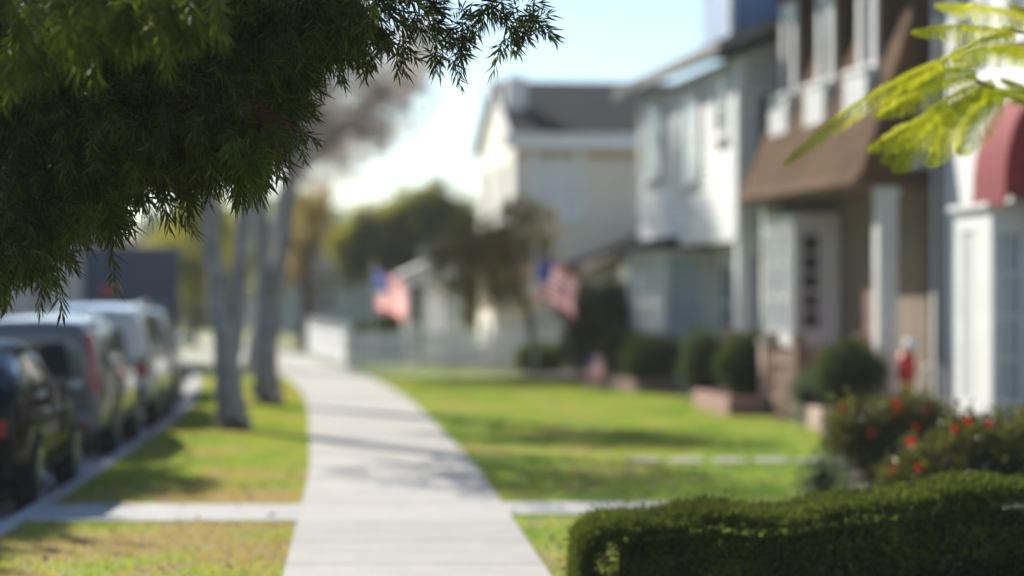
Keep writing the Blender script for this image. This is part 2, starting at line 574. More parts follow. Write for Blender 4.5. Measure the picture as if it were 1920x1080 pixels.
# ---------------------------------------------------------------- the lie of the street
_ys = np.array([-8, 8, 16, 25.3, 36, 43, 50.7, 57, 69, 80, 95, 110, 125, 170.])
_S = np.array([.93, -.11, -.63, -1.22, -2.14, -2.8, -3.78, -4.85, -6.9, -9.1, -13.4, -19.6, -28., -57.])
_C = np.array([-2.5, -3.35, -3.78, -4.27, -4.9, -5.55, -6.5, -7.6, -9.7, -12., -16.6, -23., -31.6, -61.])
_yy = np.arange(-8, 170.01, 0.25)


def _smooth(vals):
    a = np.interp(_yy, _ys, vals)
    k = np.ones(25) / 25
    pad = np.concatenate([2 * a[0] - a[12:0:-1], a, 2 * a[-1] - a[-2:-14:-1]])
    return np.convolve(pad, k, 'valid')


_Sm, _Cm = _smooth(_S), _smooth(_C)
SW = lambda y: float(np.interp(y, _yy, _Sm))
CB = lambda y: float(np.interp(y, _yy, _Cm))


def strip(name, fl, fr, z, mat, y0=-8, y1=170, step=0.5, thick=0.0, kind='structure'):
    n = int((y1 - y0) / step) + 1
    ys = np.linspace(y0, y1, n)
    V, F = [], []
    for y in ys:
        a, b = fl(y), fr(y)
        V += [(a, y, z), (b, y, z)]
        if thick:
            V += [(a, y, z - thick), (b, y, z - thick)]
    q = 4 if thick else 2
    for i in range(n - 1):
        o, p = i * q, (i + 1) * q
        F.append((o, o + 1, p + 1, p))
        if thick:
            F.append((o + 2, o, p, p + 2))
            F.append((o + 1, o + 3, p + 3, p + 1))
    if thick:
        F.append((0, 2, 3, 1))
        e = (n - 1) * q
        F.append((e, e + 1, e + 3, e + 2))
    o = mesh_obj(name, V, F, mat, None, None, False, True)
    tag(o, kind=kind)
    return o


mesh_obj('ground', [(-1500, -300, -.30), (1500, -300, -.30), (1500, 2200, -.30), (-1500, 2200, -.30)], [(0, 1, 2, 3)], M['ground'])['kind'] = 'structure'
strip('road', lambda y: CB(y) - 10.4, lambda y: CB(y) - .14, -.13, M['asphalt'])
strip('gutter', lambda y: CB(y) - .62, lambda y: CB(y) - .145, -.124, M['kerb'])
strip('kerb', lambda y: CB(y) - .15, lambda y: CB(y), .008, M['kerb'], thick=.16)
strip('parkway_lawn', lambda y: CB(y) - .001, lambda y: SW(y) - .88, -.012, M['turf'])
strip('sidewalk', lambda y: SW(y) - .885, lambda y: SW(y) + .885, 0.004, M['concrete'], thick=.08)
strip('front_lawn', lambda y: SW(y) + .88, lambda y: SW(y) + 45, -.012, M['turf'])
strip('far_kerb', lambda y: CB(y) - 10.55, lambda y: CB(y) - 10.4, .008, M['kerb'], thick=.16)
strip('far_sidewalk', lambda y: CB(y) - 14.2, lambda y: CB(y) - 12.6, 0.0, M['concrete'], thick=.08)
strip('far_parkway', lambda y: CB(y) - 12.6, lambda y: CB(y) - 10.55, -.012, M['turf'])
strip('far_lawn', lambda y: CB(y) - 70, lambda y: CB(y) - 14.2, -.012, M['turf'])
strip('carriage_walk', lambda y: CB(y) + .0, lambda y: SW(y) - .887, 0.002, M['kerb'], 19.75, 21.25, .25, .06)
strip('front_walk', lambda y: SW(y) + .887, lambda y: 7.0, 0.002, M['kerb'], 20.35, 21.45, .25, .06)
strip('driveway_apron', lambda y: CB(y) + .0, lambda y: SW(y) - .887, 0.002, M['concrete'], 63, 72, .25, .06)
strip('planting_bed', lambda y: 3.5 - .12 * (y - 38) - (0.15 * (y - 42) if y > 42 else 0), lambda y: 7, 0.006, M['soil'], 34.8, 56, .5)
strip('planting_bed', lambda y: 3.1 + max(0, y - 22) * .1 + .08 * math.sin(y * 2.1), lambda y: 7.2, 0.006, M['soil'], 21.6, 33.6, .4)
rd = random.Random(3)
for i in range(7):
    x = 1.45 + i * .47
    t = MB()
    n = 9
    ring = [(x + .21 * math.cos(2 * math.pi * k / n) * (1 + .1 * rd.uniform(-1, 1)), 26.6 + .42 * math.sin(2 * math.pi * k / n) * (1 + .1 * rd.uniform(-1, 1)), -.03) for k in range(n)]
    t.prism(ring, (0, 0, .045))
    names_ = ['first', 'second', 'third', 'fourth', 'fifth', 'sixth', 'seventh']
    tag(t.build('stepping_stone', M['stone'], bevel=.008), 'flat grey stepping stone set in the right lawn, %s from the sidewalk' % names_[i], 'stepping stone', 'stepping stones across the lawn')

# short grass standing on the two lawns
n = 190000
yy = 13.5 + 38 * rng.random(n) ** 1.15
left = rng.random(n) < 0.33
sw = np.interp(yy, _yy, _Sm)
cb = np.interp(yy, _yy, _Cm)
xx = np.where(left, cb + .02 + (sw - .9 - cb - .02) * rng.random(n), sw + .9 + 6.6 * rng.random(n))
ok = ~((yy > 19.7) & (yy < 21.3) & left) & ~((yy > 20.3) & (yy < 21.5) & ~left)
bed = np.where(yy < 33.6, 3.1 + np.maximum(0, yy - 22) * .1, np.where(yy < 34.8, 4.4, 3.5 - .12 * (yy - 38)))
bed = np.where((yy < 21.6), 9.0, bed) - np.where(yy > 42, .15 * (yy - 42), 0)
ok &= left | (xx < bed)
xx, yy = xx[ok], yy[ok]
n = len(xx)
P = np.stack([xx, yy, np.full(n, -.015)], 1)
D = np.stack([rng.normal(size=n) * .45, rng.normal(size=n) * .45, np.ones(n)], 1)
hh = (.025 + .035 * rng.random(n))[:, None]
side = unit(np.cross(D, rng.normal(size=(n, 3)))) * .006
V = np.stack([P - side, P + side, P + unit(D) * hh], 1).reshape(-1, 3)
tag(mesh_obj('grass', V, np.arange(n * 3).reshape(n, 3), M['blades']), 'short green and straw coloured grass blades on the lawns', 'grass', kind='stuff')


# fallen leaves blown about the pavement and the turf
n = 700
yy = 14 + 34 * rng.random(n)
xx = np.interp(yy, _yy, _Sm) + rng.normal(size=n) * 2.2
xx = np.maximum(xx, np.interp(yy, _yy, _Cm) - 1.0)
ok = (xx < 4.0) & ((np.abs(xx - np.interp(yy, _yy, _Sm)) > .95))
P = np.stack([xx, yy, np.where(xx < np.interp(yy, _yy, _Cm) - .15, -.118, .012)], 1)[ok]
n = len(P)
D = np.stack([rng.normal(size=n), rng.normal(size=n), .12 * np.abs(rng.normal(size=n))], 1)
V, F = leaves(P, D, .04 + .05 * rng.random(n), .018 + .02 * rng.random(n), .2)
tag(mesh_obj('fallen_leaves', V, F, M['l_litter']), 'dry brown fallen leaves scattered over the sidewalk and lawns', 'leaves', kind='stuff')


# ---------------------------------------------------------------- windows
def faceX(x0, yc):
    """a wall facing the street (-x): u runs along y"""
    return lambda u, o, z: (x0 - o, yc + u, z)


def faceY(xc, y0):
    """a wall facing the camera side (-y): u runs along x"""
    return lambda u, o, z: (xc + u, y0 - o, z)


def window(parent, T, w, z0, z1, nx=2, nz=3, frame=None, pane=None, shutters=None, fw=.09, out=.05, label=None, sill=True):
    frame = frame or M['white']
    b = MB()
    h = w / 2
    b.boxT(T, -h - fw, -h, -.02, out, z0 - fw, z1 + fw)
    b.boxT(T, h, h + fw, -.02, out, z0 - fw, z1 + fw)
    b.boxT(T, -h, h, -.02, out, z1, z1 + fw)
    b.boxT(T, -h, h, -.02, out, z0 - fw, z0)
    for i in range(1, nx):
        u = -h + w * i / nx
        b.boxT(T, u - .018, u + .018, -.01, out * .6, z0, z1)
    for k in range(1, nz):
        z = z0 + (z1 - z0) * k / nz
        t_ = .03 if (nz > 1 and k == nz // 2) else .018
        b.boxT(T, -h, h, -.012, out * .55, z - t_, z + t_)
    o = b.build('window', frame, parent, label=label)
    MB().boxT(T, -h, h, -.03, out * .25, z0, z1).build('pane', pane or M['glass'], o)
    if sill:
        MB().boxT(T, -h - fw - .05, h + fw + .05, 0, out + .06, z0 - fw - .06, z0 - fw - .003).build('sill', frame, o)
    if shutters:
        for sgn in (-1, 1):
            c = sgn * (h + fw + .19)
            s_ = MB().boxT(T, c - .17, c + .17, 0, .035, z0 - fw, z1 + fw)
            for k in range(10):
                zz = z0 + (z1 - z0) * (k + .5) / 10
                s_.boxT(T, c - .13, c + .13, .03, .05, zz - .03, zz + .03)
            s_.build('shutter', shutters, o)
    return o


def shade_strip(parent, T, z0, z1, mat):
    MB().boxT(T, -.04, .04, .01, .09, z0, z1).build('downspout', mat, parent)


# ---------------------------------------------------------------- white house with the awning (nearest right)
rz1 = math.atan(.10)
h1 = thing('white_house', 'white clapboard house with a maroon awning over its gridded bay window', 'house', (6.7, 24.0, 0), rz1)
LN1 = 9.15
MB().box(0, 9, 0, LN1, -.05, 7.0).build('wall', M['white_siding'], h1)
MB().box(-.06, 9.05, -.05, LN1 + .05, -.06, .36).build('foundation', M['kerb'], h1)
for (y0, y1) in ((LN1 - .14, LN1 + .03), (-.03, .14)):
    MB().box(-.035, .12, y0, y1, .365, 7.0).build('corner_board', M['white'], h1)
r_ = MB()
r_.prism([(-.5, -.5, 6.95), (4.5, -.5, 8.9), (9.5, -.5, 6.95), (9.5, -.5, 7.15), (4.5, -.5, 9.1), (-.5, -.5, 7.15)], (0, LN1 + 1, 0))
r_.build('roof', M['grey_roof'], h1)
g = MB()
g.prism([(0.01, .02, 7.0), (8.99, .02, 7.0), (4.5, .02, 8.75)], (0, LN1 - .04, 0)).build('gable', M['white_siding'], h1)
window(h1, faceX(0, 7.55), .75, 5.0, 6.5, 2, 3, shutters=M['white'])
window(h1, faceX(0, 5.3), .75, 5.0, 6.5, 2, 3, shutters=M['white'])
window(h1, faceX(0, 2.3), 1.2, 4.6, 6.2, 3, 3, shutters=M['white'])
window(h1, faceX(0, 2.3), 1.2, 1.0, 2.5, 3, 3, shutters=M['white'])
shade_strip(h1, faceX(0, LN1 - .35), .4, 6.9, M['trim_grey'])  # grey strip standing in for a dark band of shade on the wall
# bay
BX, BY0, BY1 = -.46, 5.03, 6.60
bay = MB()
bay.box(BX, -.002, BY0, BY1, .30, .52)                 # under the windows
bay.box(BX, -.002, BY0, BY1, 2.60, 2.86)               # head
bay.box(BX, BX + .10, BY1 - .36, BY1, .522, 2.598)     # far pier
bay.box(BX, BX + .10, BY0, BY0 + .50, .522, 2.598)     # near pier
bay.box(BX, BX + .085, BY0 + .50, BY0 + .70, .522, 2.598)
bay.box(-.10, -.002, BY0, BY0 + .12, .522, 2.598)
bay.box(-.09, -.004, BY1 - .12, BY1, .522, 2.598)
bay_o = bay.build('bay_window', M['white'], h1)
MB().box(BX - .07, -.002, BY0 - .07, BY1 + .07, 2.864, 2.93).build('bay_roof', M['white'], bay_o)
pn = MB().box(BX + .03, BX + .06, BY0 + .70, BY1 - .36, .522, 2.598)
for k in range(4):
    pn.box(BX + .018, BX + .03, BY0 + .715 + k * .13, BY0 + .80 + k * .13, .56, 2.56)
pn.build('panel', M['white'], bay_o)
# gridded side of the bay looking down the street
wT = faceY((BX + .1 - .1) / 2 - .04, BY0 + .04)
b = MB()
hw = .185
for k in range(0, 5):
    z = .54 + (2.58 - .54) * k / 4
    b.boxT(wT, -hw, hw, -.02, .035, z - (.028 if k % 2 == 0 else .022), z + (.028 if k % 2 == 0 else .022))
for u in (-hw, -.02, hw - .02):
    b.boxT(wT, u, u + .035, -.025, .03, .50, 2.61)
wo_ = b.build('window', M['white'], h1, label='side window of the bay with a white grid')
MB().boxT(wT, -hw, hw, -.06, -.03, .50, 2.61).build('pane', M['pale_glass'], wo_)
# awning, a waterfall shape with closed ends
aw = MB()
prof = []
for k in range(9):
    t = k / 8
    a = t * math.pi / 2
    prof.append((-.02 - .46 * math.sin(a) ** 1.25, 2.98 + 1.25 * math.cos(a) ** 0.85))
ya0, ya1 = 4.45, 5.75
V = [(x, y, z) for y in (ya0, ya1) for x, z in prof] + [(-.02, ya0, 2.98), (-.02, ya1, 2.98)]
k_ = len(prof)
F = [(i, i + 1, k_ + i + 1, k_ + i) for i in range(k_ - 1)]
F += [tuple(range(k_)) + (2 * k_,), tuple(range(k_, 2 * k_)) + (2 * k_ + 1,)]
aw.add(V, F)
awo = aw.build('awning', M['maroon'], h1)
MB().box(-.50, -.475, ya0, ya1, 2.86, 2.975).build('valance', M['maroon'], awo)

# ---------------------------------------------------------------- brown mansard house
rz2 = math.atan(.125)
h2 = thing('brown_house', 'brown shake mansard house with three white dormer windows and a deep shaded porch', 'house', (5.06, 33.35, 0), rz2)
LN2 = 7.3
MB().box(.70, 9, 0.02, LN2, .0, 3.36).build('wall', M['tan'], h2)
MB().box(-.28, .698, 0.0, LN2, -.05, .34).build('porch_floor', M['brick'], h2)
ms = lambda z: -.30 + .32 * (z - 3.37)
mz = [(-.40, 3.35), (ms(3.5), 3.52), (ms(4.2), 4.2), (ms(6.9), 6.9)]
mr = MB()
mr.prism([(x, -.06, z) for x, z in mz] + [(8.2, -.06, 6.9), (9.2, -.06, 3.35)], (0, LN2 + .12, 0))
mr.build('mansard_roof', M['brown_shake'], h2)
# pale end wall of the upper floor and its rake board
MB().prism([(ms(3.6) + .62, -.085, 3.55), (ms(6.85) + .28, -.085, 6.88), (8.1, -.085, 6.88), (8.9, -.085, 3.55)], (0, .022, 0)).build('end_wall', M['white_siding'], h2)
MB().box(-.34, 9.1, -.10, LN2 + .1, 6.905, 7.1).build('flat_roof', M['grey_roof'], h2)
MB().box(-.36, .69, .02, LN2 - .02, 3.30, 3.345).build('porch_ceiling', M['tan'], h2)
for yc in (.19, LN2 - .19):
    pl = MB()
    pl.box(.01, .29, yc - .14, yc + .14, .345, 3.295)
    p_o = pl.build('porch_post', M['offwhite'], h2, bevel=.01)
    MB().box(-.005, .305, yc - .155, yc + .155, .347, .50).build('post_base', M['offwhite'], p_o)
    MB().box(-.005, .305, yc - .155, yc + .155, 3.16, 3.294).build('post_cap', M['offwhite'], p_o)
for yc in (1.35, 3.72, 6.08):
    d = MB()
    xf, w_ = .24, .62
    zt = 6.6
    d.prism([(xf, yc - w_, 4.42), (xf, yc + w_, 4.42), (xf, yc + w_, zt), (xf, yc - w_, zt)], (1.0, 0, 0))
    do = d.build('dormer', M['brown_shake'], h2)
    window(h2, faceX(xf, yc), .56, 5.12, 6.35, 1, 1, fw=.20, sill=False)
    fb = MB()
    fb.prism([(xf - .22, yc - .62, 5.02), (xf - .003, yc - .62, 5.02), (xf - .003, yc - .62, 4.36), (xf - .22, yc - .62, 4.40)], (0, 1.24, 0))
    for k in range(5):
        yb = yc - .56 + k * .28
        fb.prism([(xf - .228, yb - .025, 5.0), (xf - .2, yb - .025, 5.0), (xf - .2, yb - .025, 4.42), (xf - .228, yb - .025, 4.42)], (0, .05, 0))
    fb.box(xf - .25, xf - .19, yc - .65, yc + .65, 4.98, 5.05)
    fb.build('flower_box', M['white'], h2)
    MB().prism([(xf - .12, yc - w_ - .1, zt), (xf - .12, yc + w_ + .1, zt), (xf - .12, yc, zt + .28)], (1.2, 0, 0)).build('dormer_roof', M['brown_shake'], h2)
# porch bay window
bx0, bx1, by0, by1 = -.06, .698, 4.75, 6.5
bb = MB()
bb.box(bx0, bx1, by0, by1, .345, .98)
bb.build('bay_base', M['brick'], h2)
bb = MB()
bb.box(bx0 - .03, bx1, by0 - .03, by1 + .03, .985, 1.16)
bb.box(bx0, bx1, by0, by1, 2.86, 3.06)
for (xa, xb, ya, yb) in ((bx0, bx0 + .11, by0, by0 + .13), (bx0, bx0 + .11, by1 - .13, by1), (bx1 - .30, bx1, by0, by0 + .06), (bx0, bx0 + .07, by0 + .80, by0 + .95)):
    bb.box(xa, xb, ya, yb, 1.163, 2.858)
bo = bb.build('bay_window', M['white'], h2)
window(bo, faceX(bx0 + .02, by0 + .46), .60, 1.22, 2.80, 1, 3, fw=.03, sill=False, pane=M['pale_glass'])
window(bo, faceX(bx0 + .02, by0 + 1.29), .60, 1.22, 2.80, 1, 3, fw=.03, sill=False, pane=M['pale_glass'])
window(bo, faceY(.235, by0 + .03), .28, 1.26, 2.74, 1, 5, fw=.08, sill=False)
dr = MB()
dr.box(.655, .705, 2.2, 3.1, .36, 2.5)
dr.box(.64, .66, 2.3, 3.0, 1.5, 2.35)
do_ = dr.build('door', M['brown_wood'], h2)
MB().box(.60, .655, 2.27, 2.33, 1.25, 1.40).build('handle', M['steel'], do_)

# ---------------------------------------------------------------- white two-storey house in the middle
rz3 = math.atan(.126)
h3 = thing('white_house', 'tall white two-storey house with overhanging upper floor and blue roof dormer', 'house', (3.84, 41.05, 0), rz3)
LN3 = 9.4
MB().box(.0, 9, 0, LN3, 2.75, 5.85).build('upper_wall', M['white_siding'], h3)
MB().box(.62, 9, .12, LN3, -.05, 2.748).build('lower_wall', M['white_siding'], h3)
MB().box(.0, .26, .0, .26, -.05, 2.745).build('corner_post', M['white'], h3)
MB().box(-.03, .16, -.03, .22, 2.755, 5.83).build('corner_board', M['white'], h3)
MB().box(-.02, .12, LN3 - .14, LN3 + .02, 2.755, 5.83).build('corner_board', M['white'], h3)
MB().box(-.025, .02, .225, LN3 - .145, 2.70, 2.95).build('belt_board', M['white'], h3)
e = MB()
pit = .40
e.prism([(-.42, -.45, 5.88), (4.6, -.45, 5.88 + pit * 5.0), (9.6, -.45, 5.88), (9.6, -.45, 6.05), (4.6, -.45, 6.05 + pit * 5.0), (-.42, -.45, 6.05)], (0, LN3 + .95, 0))
e.build('roof', M['grey_roof'], h3)
MB().box(-.46, -.425, -.47, LN3 + .52, 5.86, 6.07).build('fascia', M['trim_grey'], h3)
MB().prism([(-.42, -.48, 5.86), (4.6, -.48, 5.86 + pit * 5.0), (4.6, -.48, 6.07 + pit * 5), (-.42, -.48, 6.07)], (0, .025, 0)).build('rake_board', M['trim_grey'], h3)
MB().prism([(.01, .02, 5.852), (8.99, .02, 5.852), (4.55, .02, 5.84 + pit * 4.5)], (0, LN3 - .04, 0)).build('gable', M['white_siding'], h3)
dm = MB().box(.12, 3.2, .9, 3.6, 6.1, 8.6)
dmo = dm.build('dormer', M['blue_siding'], h3, label='blue sided dormer on the roof')
MB().box(.02, .135, .80, .92, 6.15, 8.6).build('corner_board', M['white'], dmo)
MB().box(-.2, 3.4, .6, 3.9, 8.605, 8.8).build('dormer_roof', M['grey_roof'], dmo)
for (yc, w_, z0, z1, nx) in ((1.3, .75, 4.65, 5.5, 1), (4.1, 1.3, 4.0, 5.4, 2), (7.9, 1.3, 4.2, 5.5, 2)):
    window(h3, faceX(0, yc), w_, z0, z1, nx, 2, fw=.12, pane=M['pale_glass'] if yc > 2 else M['glass'], shutters=M['grey_siding'] if yc > 2 else None)
window(h3, faceY(1.05, 0), 1.4, 3.05, 5.2, 2, 1, fw=.09)  # wide dark pane stands in for the shaded balcony recess
window(h3, faceY(1.75, .12), 1.6, .2, 2.4, 2, 1, fw=.09)
for k in range(4):
    MB().box(.30, 2.2, -.9, -.86, 2.95 + k * .22, 3.0 + k * .22).build('balcony_rail', M['offwhite'], h3)
MB().box(.28, 2.3, -.92, -.02, 2.72, 2.90).build('balcony_floor', M['offwhite'], h3)
# lower bay under a small dark roof
lb = MB()
lb.box(-.30, .618, 5.3, 9.2, -.04, .75)
lb.box(-.30, .618, 5.3, 9.2, 2.45, 2.66)
for y in (5.3, 6.1, 6.9, 7.7, 8.4, 9.02):
    lb.box(-.30, -.16, y, y + .18, .752, 2.448)
lb.box(-.27, -.19, 5.3, 9.2, 1.56, 1.64)
lb.box(.45, .618, 5.3, 5.40, .752, 2.448)
lbo = lb.build('bay_window', M['white'], h3)
MB().box(-.20, .60, 5.36, 9.14, .76, 2.44).build('pane', M['pale_glass'], lbo)
MB().prism([(-.55, 5.1, 2.64), (.60, 5.1, 2.64), (.60, 5.1, 2.71), (-.02, 5.1, 2.9), (-.55, 5.1, 2.72)], (0, 4.2, 0)).build('bay_roof', M['grey_roof'], lbo)
dd = MB()
dd.box(.565, .625, 1.0, 1.95, .1, 2.45)
ddo = dd.build('door', M['slate_siding'], h3)
MB().box(.52, .57, 1.08, 1.14, 1.1, 1.25).build('handle', M['steel'], ddo)
window(h3, faceX(.62, 3.6), 1.1, .9, 2.3, 2, 2, fw=.1)
MB().box(-.5, .6, .5, 2.6, -.05, .12).build('step', M['kerb'], h3)

# ---------------------------------------------------------------- cream house with the dark roof
rz4 = math.atan(.14)
h4 = thing('cream_house', 'cream two-storey house with dark grey roof and a sunlit street gable', 'house', (0.05, 60.0, 0), rz4)
LN4 = 7.0
MB().box(0, 7.5, 0, LN4, -.05, 5.70).build('wall', M['cream_siding'], h4)
MB().prism([(0, 0.02, 5.702), (0, LN4 - .02, 5.702), (0, LN4 / 2, 7.15)], (7.5, 0, 0)).build('gable', M['cream_siding'], h4)
rf = MB()
ov = .12
sl = 1.5 / 3.5
rf.prism([(-ov, -.35, 5.70), (-ov, LN4 / 2, 7.34), (-ov, LN4 + .35, 5.70), (-ov, LN4 + .35, 5.56), (-ov, LN4 / 2, 7.19), (-ov, -.35, 5.56)], (8.1, 0, 0))
rfo = rf.build('roof', M['grey_roof'], h4)
MB().prism([(-ov - .04, -.38, 5.50), (-ov - .04, LN4 / 2, 7.20), (-ov - .04, LN4 / 2, 7.38), (-ov - .04, -.38, 5.72)], (.037, 0, 0)).build('rake_board', M['white'], rfo)
MB().prism([(-ov - .04, LN4 + .38, 5.50), (-ov - .04, LN4 / 2, 7.20), (-ov - .04, LN4 / 2, 7.38), (-ov - .04, LN4 + .38, 5.72)], (.037, 0, 0)).build('rake_board', M['white'], rfo)
MB().box(-.30, 7.8, -.42, -.36, 5.36, 5.72).build('gutter', M['white'], rfo)
MB().box(.02, .50, 1.35, 1.95, 6.2, 7.28).build('chimney', M['offwhite'], rfo)
MB().box(-.02, .14, -.03, .0, 0, 5.5).build('corner_board', M['white'], h4)
MB().box(0.1, 7.4, -.035, -.001, 5.12, 5.27).build('frieze_board', M['tan_trim'], h4)
window(h4, faceY(1.05, 0), 1.05, 3.75, 5.35, 2, 1, fw=.16, out=.06, pane=M['pale_glass'])
window(h4, faceY(5.0, 0), 1.2, 3.75, 5.2, 2, 2, pane=M['pale_glass'])
for yc in (2.0, 5.0):
    window(h4, faceX(0, yc), .7, 3.7, 5.0, 1, 2, pane=M['pale_glass'])
# low wing towards the viewer
MB().box(1.9, 6.5, -4.2, -.002, -.05, 2.45).build('wing', M['cream_siding'], h4)
MB().prism([(1.2, -4.6, 2.30), (4.2, -4.6, 3.55), (7.0, -4.6, 2.45), (7.0, -4.6, 2.57), (4.2, -4.6, 3.70), (1.2, -4.6, 2.45)], (0, 4.58, 0)).build('wing_roof', M['brown_roof'], h4)
MB().prism([(2.0, -4.16, 2.452), (6.4, -4.16, 2.452), (4.2, -4.16, 3.4)], (0, 4.1, 0)).build('wing_gable', M['tan_trim'], h4)
# street porch
MB().box(-1.6, -.002, .6, 6.4, -.05, .40).build('porch_floor', M['kerb'], h4)
for y in (.75, 2.55, 4.4, 6.2):
    MB().box(-1.55, -1.2, y - .17, y + .17, .402, 2.75).build('porch_post', M['white'], h4)
MB().prism([(-1.75, .4, 2.76), (-.002, .4, 2.76), (-.002, .4, 3.5), (-1.75, .4, 2.95)], (0, 6.2, 0)).build('porch_roof', M['grey_roof'], h4)

# ---------------------------------------------------------------- far grey house at the bend, slate house across the street
def plain_house(name, label, loc, rz, w, d, eave, ridge, wall, roof, extras=None):
    h = thing(name, label, 'house', loc, rz)
    MB().box(-w / 2, w / 2, 0, d, -.1, eave).build('wall', wall, h)
    MB().prism([(-w / 2 - .4, -.4, eave - .08), (-w / 2 - .4, d / 2, ridge), (-w / 2 - .4, d + .4, eave - .08), (-w / 2 - .4, d + .4, eave - .22), (-w / 2 - .4, d / 2, ridge - .16), (-w / 2 - .4, -.4, eave - .22)], (w + .8, 0, 0)).build('roof', roof, h)
    MB().prism([(-w / 2 + .01, .02, eave), (-w / 2 + .01, d - .02, eave), (-w / 2 + .01, d / 2, ridge - .18)], (w - .02, 0, 0)).build('gable', wall, h)
    n_ = max(2, int(w / 3))
    for i in range(n_):
        xc = -w / 2 + w * (i + .5) / n_
        window(h, faceY(xc, 0), 1.1, 1.0, 2.1, 2, 2, pane=M['glass'])
    return h


plain_house('grey_house', 'low grey house with a grey shingle roof closing the view where the sidewalk bends', (-6.0, 97, 0), .1, 6.5, 8, 2.5, 4.0, M['grey_siding'], M['grey_roof'])
plain_house('grey_house', 'pale grey house far off, seen over the roofs of the parked cars', (-25.0, 128, 0), .35, 9, 8, 3.6, 5.6, M['grey_siding'], M['grey_roof'])
plain_house('cream_house', 'single storey cream house far down the street under tall trees', (-14.5, 122, 0), .25, 8, 8, 2.9, 4.6, M['cream_siding'], M['brown_roof'])

# ---------------------------------------------------------------- picket fences
def picket_mesh():
    b = MB()
    b.prism([(-.046, 0, .06), (.046, 0, .06), (.046, 0, .86), (0, 0, .93), (-.046, 0, .86)], (0, .022, 0))
    return b


def fence(name, label, p0, p1, spacing, mat, height=1.0, post_n=3, flat=False, group=None, open_top=False):
    p0, p1 = Vector(p0), Vector(p1)
    dv = p1 - p0
    ln = dv.length
    f = thing(name, label, 'fence', (p0.x, p0.y, 0), math.atan2(dv.y, dv.x), group)
    for i in range(post_n):
        x = ln * i / (post_n - 1)
        b = MB().box(x - .065, x + .065, -.065, .065, -.05, height + .07)
        b.prism([(x - .085, -.085, height + .072), (x + .085, -.085, height + .072), (x + .085, .085, height + .072), (x - .085, .085, height + .072)], (0, 0, .05))
        b.build('post', mat, f, bevel=.006)
    for z in (.24, .70 * height):
        for i in range(post_n - 1):
            x0, x1 = ln * i / (post_n - 1) + .066, ln * (i + 1) / (post_n - 1) - .066
            MB().box(x0, x1, .024, .06, z, z + .08).build('rail', mat, f)
    k = int(ln / spacing)
    first = None
    for i in range(k):
        x = spacing * (i + .5)
        if any(abs(x - ln * j / (post_n - 1)) < .10 for j in range(post_n)):
            continue
        if first is None:
            first = picket_mesh().build('picket', mat, f)
            o = first
        else:
            o = first.copy()
            COL.objects.link(o)
            o.parent = f
        o.location = (x, 0, 0)
        o.scale = (1, 1, height)
    return f


fence('picket_fence', 'white picket fence facing the lawn between the sidewalk and the rust coloured tree', (SW(57) + .98, 57, 0), (1.0, 57.6, 0), .125, M['fence_white'], .95, 4)
fence('picket_fence', 'white picket fence running along the far end of the sidewalk', (SW(57.2) + .96, 57.2, 0), (SW(68) + 1.05, 68, 0), .15, M['fence_white'], .95, 6)
fence('picket_fence', 'brown wooden picket fence returning to the porch post of the brown house', (4.08, 34.4, 0), (5.0, 34.55, 0), .10, M['brown_wood'], 1.12, 2)
fence('picket_fence', 'brown wooden picket fence along the street side of the brown house porch', (4.06, 34.55, 0), (3.52, 38.8, 0), .12, M['brown_wood'], 1.12, 4)
pier = thing('brick_pier', 'square pale brick gate pier behind the round shrub by the brown fence', 'gate pier', (3.86, 36.3, 0), rz2)
MB().box(-.12, .12, -.12, .12, -.02, 1.05).build('shaft', M['pale_brick'], pier)
MB().box(-.15, .15, -.15, .15, 1.052, 1.11).build('cap', M['kerb'], pier, bevel=.01)

# ---------------------------------------------------------------- brick planters
def planter(label, x, y, w, l, h, rz, mat):
    p = thing('brick_planter', label, 'planter', (x, y, 0), rz)
    b = MB()
    b.box(0, w, 0, .12, -.03, h).box(0, w, l - .12, l, -.03, h).box(0, .12, .121, l - .121, -.03, h).box(w - .12, w, .121, l - .121, -.03, h)
    b.build('wall', mat, p)
    MB().box(.121, w - .121, .121, l - .121, 0, h - .05).build('soil', M['soil'], p)
    return p


planter('low brick planter under the round dark shrub at the lawn edge', 3.22, 36.0, .95, 2.6, .27, rz2, M['brick'])
planter('pale brick planter by the brown picket fence under the wide clipped shrub', 4.15, 32.4, .9, 1.5, .28, rz2, M['pale_brick'])
planter('long low brick planter in front of the tall white house', 2.25, 43.8, .8, 4.5, .24, rz3 + .08, M['brick'])


# ---------------------------------------------------------------- shrubs, hedge, flower bushes
def shrub(name, label, x, y, z0, rx, ry, rz, mat, clumps, per, L=.05, W=.028, cat='shrub', core=.66, cr=.12, shell=.55, group=None, extra=None):
    s = thing(name, label, cat, (x, y, z0), 0, group)
    blobs = [(0, 0, rz, rx, ry, rz)] + (extra or [])
    leaf_obj('foliage', foliage(blobs, clumps, per, cr, L, W, shell), mat, s)
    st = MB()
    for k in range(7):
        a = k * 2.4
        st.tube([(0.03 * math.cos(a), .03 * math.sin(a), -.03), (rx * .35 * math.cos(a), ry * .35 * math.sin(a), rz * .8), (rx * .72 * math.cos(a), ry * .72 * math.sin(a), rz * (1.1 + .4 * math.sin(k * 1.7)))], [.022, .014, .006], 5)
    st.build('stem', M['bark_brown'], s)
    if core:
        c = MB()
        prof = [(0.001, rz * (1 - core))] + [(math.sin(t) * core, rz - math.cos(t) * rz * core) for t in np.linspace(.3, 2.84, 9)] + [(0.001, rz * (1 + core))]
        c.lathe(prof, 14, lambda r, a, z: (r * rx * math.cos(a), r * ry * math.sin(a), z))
        c.build('inner_twigs', M['core'], s, smooth=True)  # solid dark body standing in for the shade inside the bush
    return s


